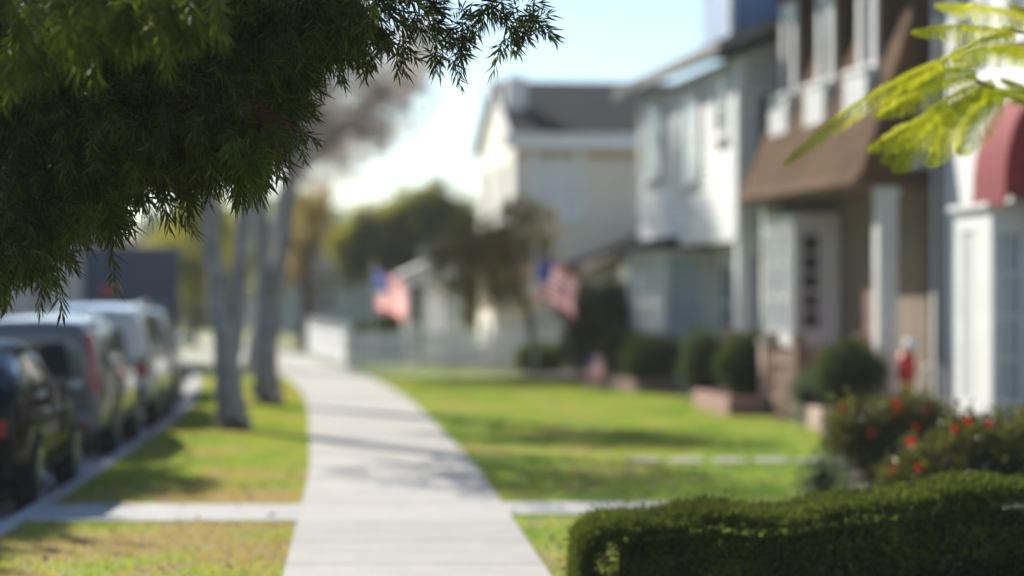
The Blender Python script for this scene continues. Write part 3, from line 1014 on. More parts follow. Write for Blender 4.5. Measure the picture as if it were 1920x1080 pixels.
shrub('round_shrub', 'dark clipped ball shrub standing in the low red brick planter', 3.66, 37.1, .22, .50, .50, .47, M['l_dark'], 420, 26, cat='shrub')
shrub('round_shrub', 'wide clipped ball shrub beside the white porch post', 4.62, 33.0, .24, .44, .46, .46, M['l_dark'], 420, 26)
shrub('leafy_shrub', 'loose green shrub at the foot of the white corner post of the tall house', 3.20, 40.2, 0, .42, .5, .62, M['l_dark'], 260, 22, core=.7, shell=.4)
shrub('leafy_shrub', 'tall dark green shrub between the flag and the tall white house', 1.85, 50.4, 0, .86, .9, 1.0, M['l_dark'], 420, 30, .08, .045, core=.75, cr=.16, shell=.5, extra=[(.3, 0, 1.3, .5, .6, .7)])
shrub('leafy_shrub', 'low dark shrub under the bay window of the tall white house, nearer the camera', 2.55, 44.3, .18, .55, .7, .42, M['l_dark'], 280, 24, .06, .035, core=.75)
shrub('leafy_shrub', 'low dark shrub under the bay window of the tall white house, farther along', 2.15, 46.6, .18, .55, .7, .45, M['l_dark'], 280, 24, .06, .035, core=.75)
shrub('leafy_shrub', 'dark hedge clump behind the picket fence under the left flag', -3.3, 63.5, 0, 1.0, .6, .55, M['l_dark'], 260, 24, .09, .05, core=.75, cr=.15)
shrub('leafy_shrub', 'low olive shrub at the foot of the rust coloured tree', .62, 54.6, 0, .5, .5, .30, M['l_mid'], 260, 24, .07, .04, core=.7)
shrub('sage_plant', 'small pale green plant at the foot of the brown picket fence', 4.1, 33.6, 0, .22, .22, .36, M['l_sage'], 120, 18, .07, .02, core=.5, cat='plant')
shrub('sage_plant', 'small grey blue plant between the hedge and the nearer flower bush', 2.82, 21.9, 0, .17, .17, .16, M['l_sage'], 90, 18, .06, .012, core=.5, cat='plant')


def flower_bush(label, x, y, rx, ry, rz, seed, nfl, extra):
    s = shrub('flower_bush', label, x, y, 0, rx, ry, rz, M['l_flowerbush'], 620, 17, .06, .036, 'flowering bush', .5, .13, .25, 'red flowering bushes by the white house', extra)
    rr = random.Random(seed)
    for i in range(nfl):
        a = rr.uniform(0, 2 * math.pi)
        el = rr.uniform(-.1, 1.2)
        bl = rr.choice([(0, 0, rz, rx, ry, rz)] + extra)
        c = Vector((bl[0] + bl[3] * 1.03 * math.cos(a) * math.cos(el), bl[1] + bl[4] * 1.03 * math.sin(a) * math.cos(el), bl[2] + bl[5] * 1.03 * math.sin(el)))
        if c.y > .1:
            c.y = -c.y
        f = MB()
        k = 6
        for q in range(k):
            g = 2 * math.pi * q / k
            d1 = Vector((math.cos(g), -.5, math.sin(g))) * .034
            sd = Vector((-math.sin(g), 0, math.cos(g))) * .023
            f.add([c, c + d1 * .7 + sd, c + d1 * 1.25, c + d1 * .7 - sd], [(0, 1, 2, 3)])
        f.tube([c, c + Vector((0, -.06, .01))], [.006, .004], 5, 1)
        f.build('flower', [M['l_flower'], M['orange']], s)
    return s


flower_bush('bushy red flowering shrub just behind the clipped hedge at the right edge', 3.95, 20.6, .72, .55, .37, 5, 13, [(.45, .1, .48, .5, .5, .36), (-.35, -.1, .30, .42, .4, .28), (.95, .2, .40, .5, .5, .40), (-.1, .2, .55, .3, .3, .25), (-.62, .0, .2, .25, .3, .2)])
flower_bush('red flowering shrub below the white bay window, farther than the hedge', 3.66, 24.0, .52, .6, .34, 11, 10, [(.35, .2, .44, .45, .5, .38), (-.25, -.1, .48, .3, .4, .3), (.8, .1, .3, .4, .4, .3), (.3, 0, .58, .3, .3, .22)])

# clipped hedge, camera side
hd = thing('clipped_hedge', 'long low clipped green hedge in the right foreground beside the sidewalk', 'hedge', (.41, 15.2, 0), R(2))
HL, HD = 5.0, 1.0
hz = lambda x: .38 + .27 * np.clip(x / 2.9, 0, 1) ** .9 + .03 * np.sin(x * 3.1) + .018 * np.sin(x * 7.7 + 1)
n = 85000
fc = rng.choice(5, size=n, p=[.40, .38, .06, .06, .10])
x = rng.random(n) * HL
y = rng.random(n) * HD
z = rng.random(n)
xe = np.where(fc == 2, .02, np.where(fc == 3, HL - .02, x))
top = hz(xe)
dep = np.abs(rng.normal(size=n)) * .06
rough = .03 * np.sin(x * 11 + 2 * np.sin(y * 9)) * np.sin(z * 8 + x * 5)
P = np.stack([x, y, z * top], 1)
Nn = np.zeros((n, 3))
P[fc == 0, 2] = (top - dep + rough)[fc == 0]
Nn[fc == 0] = (0, 0, 1)
P[fc == 1, 1] = (dep + rough)[fc == 1]
Nn[fc == 1] = (0, -1, 0)
P[fc == 2, 0] = (dep + rough)[fc == 2]
Nn[fc == 2] = (-1, 0, 0)
P[fc == 3, 0] = HL - dep[fc == 3]
Nn[fc == 3] = (1, 0, 0)
P[fc == 4, 1] = HD - dep[fc == 4]
Nn[fc == 4] = (0, 1, 0)
# round the shoulders
RS = .20 + .05 * np.sin(P[:, 0] * 4.3) * np.sin(P[:, 0] * 1.7 + 1)
cx_ = np.clip(P[:, 0], RS, HL - RS)
cy_ = np.clip(P[:, 1], RS, HD - RS)
cz_ = np.clip(P[:, 2], -.1, top - RS)
Q = P - np.stack([cx_, cy_, cz_], 1)
ql = np.linalg.norm(Q, axis=1)
s_ = np.where(ql > RS, RS / np.maximum(ql, 1e-6), 1)
P = np.stack([cx_, cy_, cz_], 1) + Q * s_[:, None] - unit(Q) * np.where(ql > RS, dep, 0)[:, None]
Nn = np.where((ql > .05)[:, None], unit(Q) * .7 + Nn * .3, Nn)
shoot = rng.random(n) < .05
P[shoot] += Nn[shoot] * (.015 + .05 * rng.random((int(shoot.sum()), 1)))
hollow = (np.sin(P[:, 0] * 5.3 + P[:, 2] * 9) * np.sin(P[:, 0] * 2.1 + P[:, 1] * 7 + 2) > .55)
keep = ~hollow | (rng.random(n) < .72)
P, Nn = P[keep], Nn[keep]
n = len(P)
leaf_obj('foliage', leaves(P, Nn * .9 + rng.normal(size=(n, 3)) * .55, .028 * (.6 + .9 * rng.random(n)), .017 * (.7 + .6 * rng.random(n)), .15), M['l_hedge'], hd)
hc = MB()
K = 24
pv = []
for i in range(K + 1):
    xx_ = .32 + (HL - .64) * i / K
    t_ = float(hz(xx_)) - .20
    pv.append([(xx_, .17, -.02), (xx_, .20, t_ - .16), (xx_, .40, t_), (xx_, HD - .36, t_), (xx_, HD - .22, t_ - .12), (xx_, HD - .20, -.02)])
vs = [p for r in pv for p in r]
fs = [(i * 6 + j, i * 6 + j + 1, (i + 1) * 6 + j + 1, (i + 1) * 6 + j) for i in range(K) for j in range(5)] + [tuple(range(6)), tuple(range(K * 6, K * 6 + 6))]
hc.add(vs, fs).build('inner_twigs', M['core'], hd)  # solid dark body for the inner shade, stops light leaking through the leaves


# ---------------------------------------------------------------- trees
def tree(name, label, x, y, trunk_pts, trunk_r, bark, blobs, mat, clumps, per, cr, L, W, limbs=8, spread=2.0, rise=.7, seed=1, group=None, shell=.3, mat2=None, clumps2=0, twigs=0):
    t = thing(name, label, 'tree', (x, y, 0), 0, group)
    tb = MB()
    for pts, rr in zip(trunk_pts, trunk_r):
        # resample with a gentle wobble so the bole is not a straight pipe
        P_ = [Vector(p) for p in pts]
        Q_, R_ = [], []
        for i in range(len(P_) - 1):
            for k in range(4):
                f = k / 4
                Q_.append(P_[i].lerp(P_[i + 1], f) + Vector((math.sin(i * 4 + k * 1.9 + seed), math.cos(i * 3 + k * 2.3), 0)) * rr[i] * .12 * (1 if (i or k) else 0))
                R_.append((rr[i] * (1 - f) + rr[i + 1] * f) * (1 + .07 * math.sin(k * 2.7 + i * 5 + seed)))
        Q_.append(P_[-1])
        R_.append(rr[-1])
        tb.tube(Q_, R_, 14)
    tb.build('trunk', bark, t, smooth=True)
    if limbs:
        lb_ = []
        for j, (pts, rr) in enumerate(zip(trunk_pts, trunk_r)):
            a, b_ = Vector(pts[-2]), Vector(pts[-1])
            lb_ += branch_paths(a, b_, limbs, spread, rise, rr[-1] * 1.0, seed + j)
        for i, (pts, rr) in enumerate(lb_):
            m_ = MB()
            m_.tube(pts, rr, 7)
            if twigs:
                rq = random.Random(seed * 77 + i)
                for q in range(twigs):
                    k = rq.randint(2, 5)
                    p = pts[k]
                    dv = Vector((rq.uniform(-1, 1), rq.uniform(-1, 1), rq.uniform(-.5, .9))).normalized()
                    l_ = spread * rq.uniform(.25, .55)
                    p2 = p + dv * l_ * .5 + Vector((0, 0, rq.uniform(-.1, .1)))
                    p3 = p2 + (dv + Vector((rq.uniform(-.6, .6), rq.uniform(-.6, .6), rq.uniform(-.6, .3)))).normalized() * l_ * .5
                    m_.tube([p, p2, p3], [rr[k] * .6 + .006, .016, .007], 5)
            m_.build('limb', bark, t, smooth=True)
    V, F = foliage(blobs, clumps, per, cr, L, W, shell)
    mats = [mat]
    mi = np.zeros(len(F), dtype=np.int32)
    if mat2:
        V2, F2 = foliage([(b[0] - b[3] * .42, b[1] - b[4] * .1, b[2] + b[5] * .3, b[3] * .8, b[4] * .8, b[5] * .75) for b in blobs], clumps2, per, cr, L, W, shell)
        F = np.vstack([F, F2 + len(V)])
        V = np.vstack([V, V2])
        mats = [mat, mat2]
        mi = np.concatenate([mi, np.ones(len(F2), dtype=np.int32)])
    mesh_obj('crown', V, F, mats, t, mi)
    return t


# two grey street trees on the parkway
tree('street_tree', 'grey trunked street tree on the parkway nearest the camera', -3.78, 32.5,
     [[(0, 0, -.05), (-.01, 0, .22), (-.03, 0, .8), (-.20, .05, 2.0), (-.34, .1, 3.3), (-.50, .2, 4.5)], [(-.02, 0, .6), (.08, .05, 1.6), (.15, .1, 2.6), (.30, .3, 4.7)]],
     [[.34, .22, .18, .125, .115, .10], [.12, .105, .10, .08]], M['bark_grey'],
     [(-1.6, .6, 6.3, 2.2, 2.2, 1.0), (-.9, -.8, 7.1, 1.7, 2.0, 1.1)], M['l_dark'], 320, 20, .26, .13, .05, 7, 2.0, .9, 3, 'grey street trees', .1)
tree('street_tree', 'grey trunked street tree on the parkway standing farther back', -4.02, 39.4,
     [[(0, 0, -.05), (.0, 0, .25), (.02, 0, .9), (.18, .1, 1.9), (.34, .1, 3.0), (.5, .2, 5.0)], [(-.02, 0, .6), (-.06, .1, 1.8), (-.05, .1, 3.0), (-.2, .2, 5.0)]],
     [[.36, .24, .19, .125, .115, .09], [.15, .13, .12, .09]], M['bark_grey'],
     [(-1.2, .6, 6.9, 1.8, 2.0, .9), (.2, -.6, 6.6, 1.2, 1.4, .7)], M['l_dark'], 300, 20, .26, .13, .05, 7, 2.0, .9, 9, 'grey street trees', .1)
# tall unseen trees across the street, crowns shaped to shade the parked cars
for i, (yt, rr_, zt) in enumerate(((30.5, 3.5, 9.5), (36.5, 3.9, 10.2), (43.5, 4.0, 9.8), (50.0, 4.0, 10.4), (57.0, 4.0, 10.0))):
    xt = CB(yt) - 11.6
    tree('street_tree', ['broad leafy street tree across the road, nearest the camera of five', 'broad leafy street tree across the road, second of five', 'broad leafy street tree across the road, middle of five', 'broad leafy street tree across the road, fourth of five', 'broad leafy street tree across the road, farthest of five'][i], xt, yt,
         [[(0, 0, -.05), (0, 0, .5), (.1, 0, 2.6), (.3, .1, 5.2)]], [[.42, .33, .28, .2]], M['bark_brown'],
         [(.7, 0, zt - 1.8, rr_ * .8, rr_ * .9, 1.7), (-1.8, .8, zt - 2.0, rr_ * .8, rr_ * .8, 1.7), (.2, -1.4, zt - 2.8, rr_ * .8, rr_ * .7, 1.5), (.3, .6, zt - .8, rr_ * .6, rr_ * .7, 1.3), (2.6, 0, zt - 1.0, 2.4, 3.2, 1.5)], M['l_dark'], 1500 if i < 2 else 1000, 24, .38, .30, .17, 7, 2.8, .8, 50 + i, 'street trees across the road', .1)
# pale winter tree beyond; its unseen upper crown is shaped to shade the white house
tree('winter_tree', 'pale barked winter tree with lacy greyish twigs rising behind the grey trunks', -5.95, 57.0,
     [[(0, 0, -.05), (.05, 0, 1.2), (.25, 0, 3.0), (.75, 0, 4.6), (1.35, .1, 6.2), (1.7, .1, 9.0), (1.4, .1, 12.0)], [(.1, 0, 2.4), (-.3, 0, 4.2), (-.6, .2, 6.5)], [(.75, 0, 4.5), (1.9, .1, 5.6), (2.9, .2, 6.6)]],
     [[.34, .28, .25, .22, .18, .13, .05], [.16, .14, .08], [.13, .10, .06]], M['bark_pale'],
     [(2.2, 0, 6.5, 1.5, 1.3, 1.0), (1.3, .3, 7.4, 1.8, 1.6, 1.2), (3.2, .2, 7.0, 1.0, 1.1, .8), (1.5, 0, 5.5, .8, 1.0, .7), (2.6, 0, 5.5, .6, .9, .5), (-.9, 0, 7.0, 1.3, 1.4, 1.2), (3.6, 0, 7.8, .9, 1, .7), (1.0, 0, 8.8, 2.0, 1.8, .9), (1.6, 0, 11.2, 2.0, 2.4, 1.5), (3.0, .3, 9.4, 1.5, 2.0, 1.0), (2.9, .1, 6.2, 1.2, 1.0, 1.1), (2.0, .1, 5.9, 1.1, 1.0, .9), (1.1, 0, 5.3, .8, .9, .8), (1.9, .2, 4.9, .7, .8, .5), (.9, .1, 4.6, .7, .7, .6), (1.5, .1, 5.6, .8, .8, .7), (1.3, 0, 4.9, .9, .9, .7), (2.3, .1, 5.5, .9, .9, .6), (1.0, .2, 5.9, .8, .9, .7), (.6, .2, 6.4, .8, .9, .9), (3.9, .1, 7.4, .7, .8, .9), (.4, 1, 12.6, 1.6, 2.0, 1.0), (2.2, -.5, 10.4, 1.4, 1.8, 1.1), (1.0, -.8, 11.8, 1.4, 1.8, 1.0), (2.4, .3, 12.0, 1.3, 1.8, .9)], M['l_greyleaf'], 2500, 15, .24, .11, .05, 9, 2.2, .45, 21, None, .05, twigs=8)
tree('dark_tree', 'slim dark brown tree standing right of the sidewalk where it bends away', -6.35, 75.0,
     [[(0, 0, -.05), (.02, 0, 1.2), (-.05, 0, 2.4), (.05, 0, 3.6)]], [[.30, .24, .22, .14]], M['bark_brown'],
     [(-.1, 0, 3.6, .7, .8, 1.0), (.2, 0, 4.6, .6, .7, .8), (-.3, 0, 2.3, .4, .5, .6)], M['l_rust'], 150, 20, .2, .12, .07, 5, .9, .5, 14, None, .2)
# small rust tree on the lawn by the picket fence
tree('ornamental_tree', 'small rust and olive leaved tree at the lawn end beside the cream house', .52, 53.0,
     [[(0, 0, -.05), (-.02, 0, .5), (-.12, 0, 1.2), (-.4, 0, 2.0), (-.7, .1, 2.8)]], [[.13, .10, .09, .07, .05]], M['bark_brown'],
     [(-1.15, 0, 2.85, .95, .9, .85), (-.2, .1, 3.2, .75, .8, .65), (-1.85, .1, 2.4, .6, .7, .65), (-.75, 0, 2.2, .9, .8, .65), (-1.3, 0, 1.75, .65, .6, .5), (.1, 0, 2.6, .55, .6, .5), (-.5, 0, 1.7, .5, .6, .4)], M['l_rust'], 430, 19, .15, .085, .05, 7, 1.0, .5, 4, None, .1, M['l_mid'], 140)
# dense evergreens behind
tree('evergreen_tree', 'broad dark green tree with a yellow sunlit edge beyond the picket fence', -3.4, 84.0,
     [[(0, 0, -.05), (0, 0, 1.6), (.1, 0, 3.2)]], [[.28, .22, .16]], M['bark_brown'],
     [(.5, 0, 3.0, 1.3, 1.4, 1.6), (0, .2, 3.7, 1.4, 1.2, 1.3), (-1.0, -.2, 3.1, .9, 1.2, 1.2), (.9, .2, 4.7, .75, .9, .8), (-.1, 0, 4.5, .6, .8, .7), (-2.0, -.4, 2.9, .7, .9, 1.1), (1.7, 0, 3.7, .6, .9, .9), (-1.6, 0, 4.2, .45, .6, .5)], M['l_dark'], 560, 22, .30, .16, .09, 6, 1.4, .6, 6, None, .1, M['l_yellow'], 480)  # yellow leaf set shifted up and left puts the sunlit edge into colour
tree('yellow_tree', 'yellow green tree on the parkway beyond the last parked car', -10.3, 78.0,
     [[(0, 0, -.05), (0, 0, 1.2), (.1, 0, 2.6)]], [[.16, .12, .09]], M['bark_brown'],
     [(0, 0, 3.2, .9, 1.0, 1.5), (.3, 0, 4.4, .8, .8, 1.0), (-.2, 0, 2.2, .7, .8, .8), (1.6, .6, 3.6, .9, .9, 1.1), (2.3, .6, 2.6, .6, .8, .7)], M['l_yellow'], 480, 22, .22, .13, .08, 5, 1.1, .6, 8, None, .3)
far_trees = [(-9.0, 104, 2.6, 6.0, 'l_mid', 'round mid green tree far behind the winter tree'), (2.0, 96, 2.6, 8.6, 'l_dark', 'dark treetop rising behind the roof of the cream house'), (-31, 136, 3.6, 8.2, 'l_dark', 'big dark tree behind the pale grey house'),
             (-29, 84, 3.3, 7.0, 'l_mid', 'bushy green tree across the street'), (-14.5, 112, 2.4, 5.6, 'l_yellow', 'olive yellow tree far down the street between the trunks'), (-18, 132, 3.2, 6.6, 'l_dark', 'dark distant tree behind the far cream house'), (8.5, 110, 3.2, 9.0, 'l_dark', 'dark tree well behind the tall white house'), (-2.0, 118, 3.2, 6.2, 'l_mid', 'distant green tree behind the low grey house')]
for i, (x, y, r, ztop, mk, lab) in enumerate(far_trees):
    tree('shade_tree', lab, x, y, [[(0, 0, -.1), (.05, 0, ztop * .3), (0, .1, ztop * .55)]], [[.25, .2, .14]], M['bark_brown'],
         [(0, 0, ztop - r * .85, r * .8, r * .8, r * .85), (-r * .5, 0, ztop - r * 1.15, r * .6, r * .6, r * .7), (r * .5, .1, ztop - r * 1.1, r * .6, r * .6, r * .7), (0, 0, ztop - r * 1.7, r * .7, r * .7, r * .6)],
         M[mk], 420, 24, r * .16, .26, .15, 5, r * .7, .6, 30 + i, 'background trees', .4)
# continuous far planting that closes the view
V, F = foliage([(x_, 150 + 8 * math.sin(x_), 1.6, 5, 3, 2.2 + .8 * math.sin(x_ * 1.7)) for x_ in np.arange(-70, 60, 7.0)], 1500, 22, .7, .5, .3, .4)
tag(mesh_obj('far_woodland', V, F, M['l_dark']), 'unbroken band of dark far planting that closes the street', 'woodland', kind='stuff')


# ---------------------------------------------------------------- garden arbour, flags and small things
ab = thing('garden_arbor', 'white garden arbor with a small pitched roof behind the picket fence', 'arbor', (-2.2, 62.0, 0), .12)
for sx_ in (-.5, .5):
    for sy in (-.4, .4):
        MB().box(sx_ - .09, sx_ + .09, sy - .09, sy + .09, -.05, 1.98).build('post', M['white'], ab)
for sy in (-.4, .4):
    MB().box(-.68, .68, sy - .07, sy + .07, 1.982, 2.12).build('beam', M['white'], ab)
MB().prism([(-.78, -.6, 2.13), (0, -.6, 2.50), (.78, -.6, 2.13), (.78, -.6, 2.22), (0, -.6, 2.60), (-.78, -.6, 2.22)], (0, 1.2, 0)).build('roof', M['white'], ab)
MB().prism([(-.62, -.5, 2.125), (.62, -.5, 2.125), (0, -.5, 2.44)], (0, .03, 0)).build('gable', M['white'], ab)
for sx_ in (-.5, .5):
    b = MB()
    for k in range(5):
        b.box(sx_ - .012, sx_ + .012, -.30, .30, .35 + k * .3, .39 + k * .3)
    for k in range(3):
        b.box(sx_ - .01, sx_ + .014, -.22 + k * .2, -.18 + k * .2, .1, 1.95)
    b.build('lattice', M['white'], ab)


def flag_cloth(surf, w, h, parent, small=False):
    """thirteen stripes, blue canton, white stars; surf maps (a along the fly, b down the hoist) to a point"""
    b = MB()
    NU, NV = 20, 13
    for j in range(NV):
        for i in range(NU):
            cant = i < 8 and j < 7
            m = 2 if cant else (0 if j % 2 == 0 else 1)
            q = [surf(i / NU, j / NV), surf((i + 1) / NU, j / NV), surf((i + 1) / NU, (j + 1) / NV), surf(i / NU, (j + 1) / NV)]
            b.add(q, [(0, 1, 2, 3)], m)
    if not small:
        for r_ in range(9):
            for c_ in range(6 if r_ % 2 == 0 else 5):
                ca = (.4) * ((c_ + .5) / 6 + (0 if r_ % 2 == 0 else .5 / 6))
                cb_ = (7 / 13) * (r_ + .8) / 9.6
                p0 = Vector(surf(ca, cb_))
                ea = (Vector(surf(ca + .01, cb_)) - p0) / .01
                eb = (Vector(surf(ca, cb_ + .01)) - p0) / .01
                nn = ea.cross(eb).normalized() * .004
                rs = .016
                for sg in (-1, 1):
                    vs = []
                    for k in range(10):
                        rr = rs * (1 if k % 2 == 0 else .4)
                        g = math.pi * k / 5
                        vs.append(p0 + nn * sg + ea * (rr * math.sin(g) * h / w) - eb * (rr * math.cos(g)))
                    b.add(vs, [tuple(range(10))], 1)
    return b.build('cloth', [M['flag_red'], M['flag_white'], M['flag_blue']], parent, smooth=True)


def flag(label, x, y, zt, lean, w, h, seed):
    f = thing('national_flag', label, 'flag', (x, y, 0), 0, 'red white and blue flags in the front gardens')
    p = MB()
    tipx = -.16
    p.tube([(tipx - .04, 0, -.05), (tipx - .04, 0, zt + .25)], [.022, .016], 10)
    p.build('pole', M['offwhite'], f, smooth=True)
    fi = MB()
    fi.lathe([(.001, zt + .24), (.03, zt + .26), (.035, zt + .29), (.02, zt + .32), (.001, zt + .33)], 10, lambda r, a, z: (tipx - .04 + r * math.cos(a), r * math.sin(a), z))
    fi.build('finial', M['orange'], f, smooth=True)

    def surf(a, b):
        # the fly edge sags so the cloth hangs in soft folds
        X = tipx + w * (.62 * a)
        Z = zt - h * b * (1 - .05 * a) - lean * a * a
        Y = .10 * math.sin(a * 11 + seed) * (.2 + .8 * b) + .05 * math.sin(a * 5 + b * 4)
        return (X + .03 * math.sin(b * 6 + seed), Y, Z)
    flag_cloth(surf, w, h, f)
    return f


flag('large red white and blue flag hanging beside the tall dark shrub', .66, 48.0, 2.50, .45, 1.2, .85, 1.2)
flag('red white and blue flag hanging by the white arbor, left of the other flag', -3.25, 60.5, 2.3, .35, 1.2, .95, 4.0)
sf = thing('garden_flag', 'tiny red white and blue flag on a stake at the lawn edge', 'flag', (1.45, 46.3, 0), .1)
MB().tube([(0, 0, -.05), (0, 0, .66)], .008, 6).build('stake', M['dark_metal'], sf)
flag_cloth(lambda a, b: (.01 + .34 * a, .03 * math.sin(a * 9), .66 - .46 * b - .08 * a), .34, .46, sf, True)

# porch things of the brown house, seen past the post
orn = thing('porch_ornament', 'rounded red and white ornament with an orange base standing by the porch post', 'ornament', (5.32, 32.6, .0), .2)
o1 = MB()
o1.lathe([(.001, .62), (.10, .63), (.125, .75), (.12, .90), (.09, 1.03), (.001, 1.04)], 20)
o1.build('body', M['red'], orn, smooth=True)
o1 = MB()
o1.lathe([(.001, 1.03), (.09, 1.06), (.10, 1.12), (.07, 1.2), (.001, 1.22)], 18, lambda r, a, z: (r * math.cos(a) + .06, r * math.sin(a), z))
o1.build('head', M['white'], orn, smooth=True)
MB().lathe([(.001, .20), (.14, .20), (.11, .40), (.09, .61), (.001, .618)], 18).build('base', M['orange'], orn, smooth=True)
MB().box(-.15, .15, -.15, .15, -.02, .198).build('plinth', M['pale_brick'], orn)
ch = thing('garden_chair', 'white wire garden chair between the porch post and the white bay window', 'chair', (5.32, 31.0, 0), -.5)
s_ = MB()
for k in range(7):
    s_.tube([(-.2 + k * .4 / 6, -.2, .45), (-.2 + k * .4 / 6, .2, .45)], .007, 6)
s_.tube([(-.21, -.21, .45), (.21, -.21, .45), (.21, .21, .45), (-.21, .21, .45), (-.21, -.21, .45)], .011, 6)
s_.build('seat', M['white'], ch)
s_ = MB()
arc = [(.21 * math.cos(a), .21, .62 + .30 * math.sin(a)) for a in np.linspace(0, math.pi, 11)]
s_.tube([(.21, .21, .45)] + arc + [(-.21, .21, .45)], .011, 6)
for k in range(5):
    xx_ = -.14 + .07 * k
    s_.tube([(xx_, .21, .455), (xx_, .21, .62 + .28 * math.sqrt(max(0, 1 - (xx_ / .21) ** 2)))], .006, 6)
s_.build('backrest', M['white'], ch)
for sx_ in (-.2, .2):
    for sy in (-.2, .2):
        MB().tube([(sx_, sy, .44), (sx_ * 1.1, sy * 1.1, -.01)], .011, 6).build('leg', M['white'], ch)

# ---------------------------------------------------------------- cars
def lerp_tab(tab, y):
    return float(np.interp(y, [a for a, _ in tab], [b for _, b in tab]))


def make_car(name, label, loc, rz, paint, L, W, H, roof, belt, half, win, wind, rearw, wheels, wr, suv=True, roof_z=None, lamps='tall', rails=True, sill=.26):
    """body lofted from cross-sections; roof/belt/half: tables over y; win: side glass spans; wind: windscreen span"""
    car = thing(name, label, 'car', loc, rz, 'cars parked along the kerb')
    w2 = W / 2
    ys = sorted(set([-L / 2, -L / 2 + .10, L / 2 - .12, L / 2] + [y for s in win for y in s] + list(wind) + [sum(wind) / 2] + [a for a, _ in roof]))
    rows = []
    for y in ys:
        w = w2 * lerp_tab(half, y)
        zt, zb = lerp_tab(roof, y), lerp_tab(belt, y)
        g = max(0.0, min(1.0, (zt - zb) / (H - lerp_tab(belt, 0))))
        wt = w * (.93 - .20 * g)
        s0 = sill + (.10 if abs(y) > L / 2 - .05 else 0)
        sh_ = min(.05, (zt - zb) * .4 + .005)
        rows.append([(0, s0), (w * .90, s0), (w * .985, s0 + .14), (w, (s0 + zb) * .54), (w * .965, zb), (wt, zt - sh_), (wt * .80, zt - .006), (0, zt + .012)])
    V, F, MI = [], [], []
    idx = []
    for y, r_ in zip(ys, rows):
        right = []
        left_ = []
        for k, (x, z) in enumerate(r_):
            right.append(len(V))
            V.append((x, y, z))
            if k in (0, 7):
                left_.append(right[-1])
            else:
                left_.append(len(V))
                V.append((-x, y, z))
        idx.append((right, left_))
    inspan = lambda a, b, spans: any(a >= s[0] - 1e-4 and b <= s[1] + 1e-4 for s in spans)
    for i in range(len(ys) - 1):
        for k in range(7):
            m = 0
            if k == 4 and inspan(ys[i], ys[i + 1], win):
                m = 1
            if k in (5, 6) and ys[i] >= wind[0] - 1e-4 and ys[i + 1] <= wind[1] + 1e-4:
                m = 3
            if not suv and k in (5, 6) and inspan(ys[i], ys[i + 1], [rearw]):
                m = 2
            for sd in (0, 1):
                a, b = idx[i][sd], idx[i + 1][sd]
                q = (a[k], b[k], b[k + 1], a[k + 1])
                F.append(q if sd == 0 else q[::-1])
                MI.append(m)
    for e, st in ((0, -1), (len(ys) - 1, 1)):
        right, left_ = idx[e]
        inner = []
        for k in range(1, 7):
            xr, y, z = V[right[k]]
            ir, il = len(V), len(V) + 1
            bul = -.035 if st < 0 else .045
            V.append((xr * .92, y + bul * (1 if k < 6 else .3), z))
            V.append((-xr * .92, y + bul * (1 if k < 6 else .3), z))
            inner.append((ir, il))
        for k in range(5):
            m = 2 if (suv and e == 0 and k == 3) else 0
            fs = [((right[k + 1], right[k + 2], inner[k + 1][0], inner[k][0]), 0), ((inner[k][0], inner[k + 1][0], inner[k + 1][1], inner[k][1]), m), ((inner[k][1], inner[k + 1][1], left_[k + 2], left_[k + 1]), 0)]
            for f_, mm in fs:
                F.append(f_)
                MI.append(mm)
        F.append((right[6], right[7], left_[6], inner[5][1], inner[5][0]))
        F.append((right[1], inner[0][0], inner[0][1], left_[1], right[0]))
        MI += [0, 0]
    mats = [paint, M['car_glass'], M['car_glass'], M['car_glass'], M['black']]
    tmp = mesh_obj('body', V, F, mats, None, MI, True, True)
    ss = tmp.modifiers.new('s', 'SUBSURF')
    ss.levels = ss.render_levels = 2
    cut = MB()
    for yw in wheels:
        for sx_ in (-1, 1):
            cut.tube([(sx_ * (w2 - .24), yw, wr), (sx_ * (w2 + .25), yw, wr)], wr + .055, 28, 4)
    cu = mesh_obj('cutter', cut.v, cut.f, mats, None, cut.mi, False, True)
    bo_ = tmp.modifiers.new('b', 'BOOLEAN')
    bo_.operation = 'DIFFERENCE'
    bo_.object = cu
    bo_.solver = 'EXACT'
    dg = bpy.context.evaluated_depsgraph_get()
    me = bpy.data.meshes.new_from_object(tmp.evaluated_get(dg))
    bpy.data.objects.remove(tmp)
    bpy.data.objects.remove(cu)

    def take(nm, test, mat, par):
        bm = bmesh.new()
        bm.from_mesh(me)
        kill = [f for f in bm.faces if not test(f)]
        bmesh.ops.delete(bm, geom=kill, context='FACES')
        m2 = bpy.data.meshes.new(nm)
        bm.to_mesh(m2)
        bm.free()
        m2.materials.clear()
        for q in (mat if isinstance(mat, list) else [mat]):
            m2.materials.append(q)
        mi2 = np.zeros(len(m2.polygons), dtype=np.int32)
        if isinstance(mat, list):
            m2.polygons.foreach_get('material_index', mi2)
            mi2 = np.where(mi2 == 4, 1, 0).astype(np.int32)
        m2.polygons.foreach_set('material_index', mi2)
        m2.polygons.foreach_set('use_smooth', np.ones(len(m2.polygons), dtype=bool))
        o = bpy.data.objects.new(nm, m2)
        COL.objects.link(o)
        o.parent = par
        return o
    take('body', lambda f: f.material_index in (0, 4), [paint, M['black']], car)
    for sp in win:
        for sg in (-1, 1):
            take('side_window', lambda f: f.material_index == 1 and f.calc_center_median().x * sg > 0 and sp[0] <= f.calc_center_median().y <= sp[1], M['car_glass'], car)
    take('rear_window', lambda f: f.material_index == 2, M['car_glass'], car)
    take('windscreen', lambda f: f.material_index == 3, M['car_glass'], car)
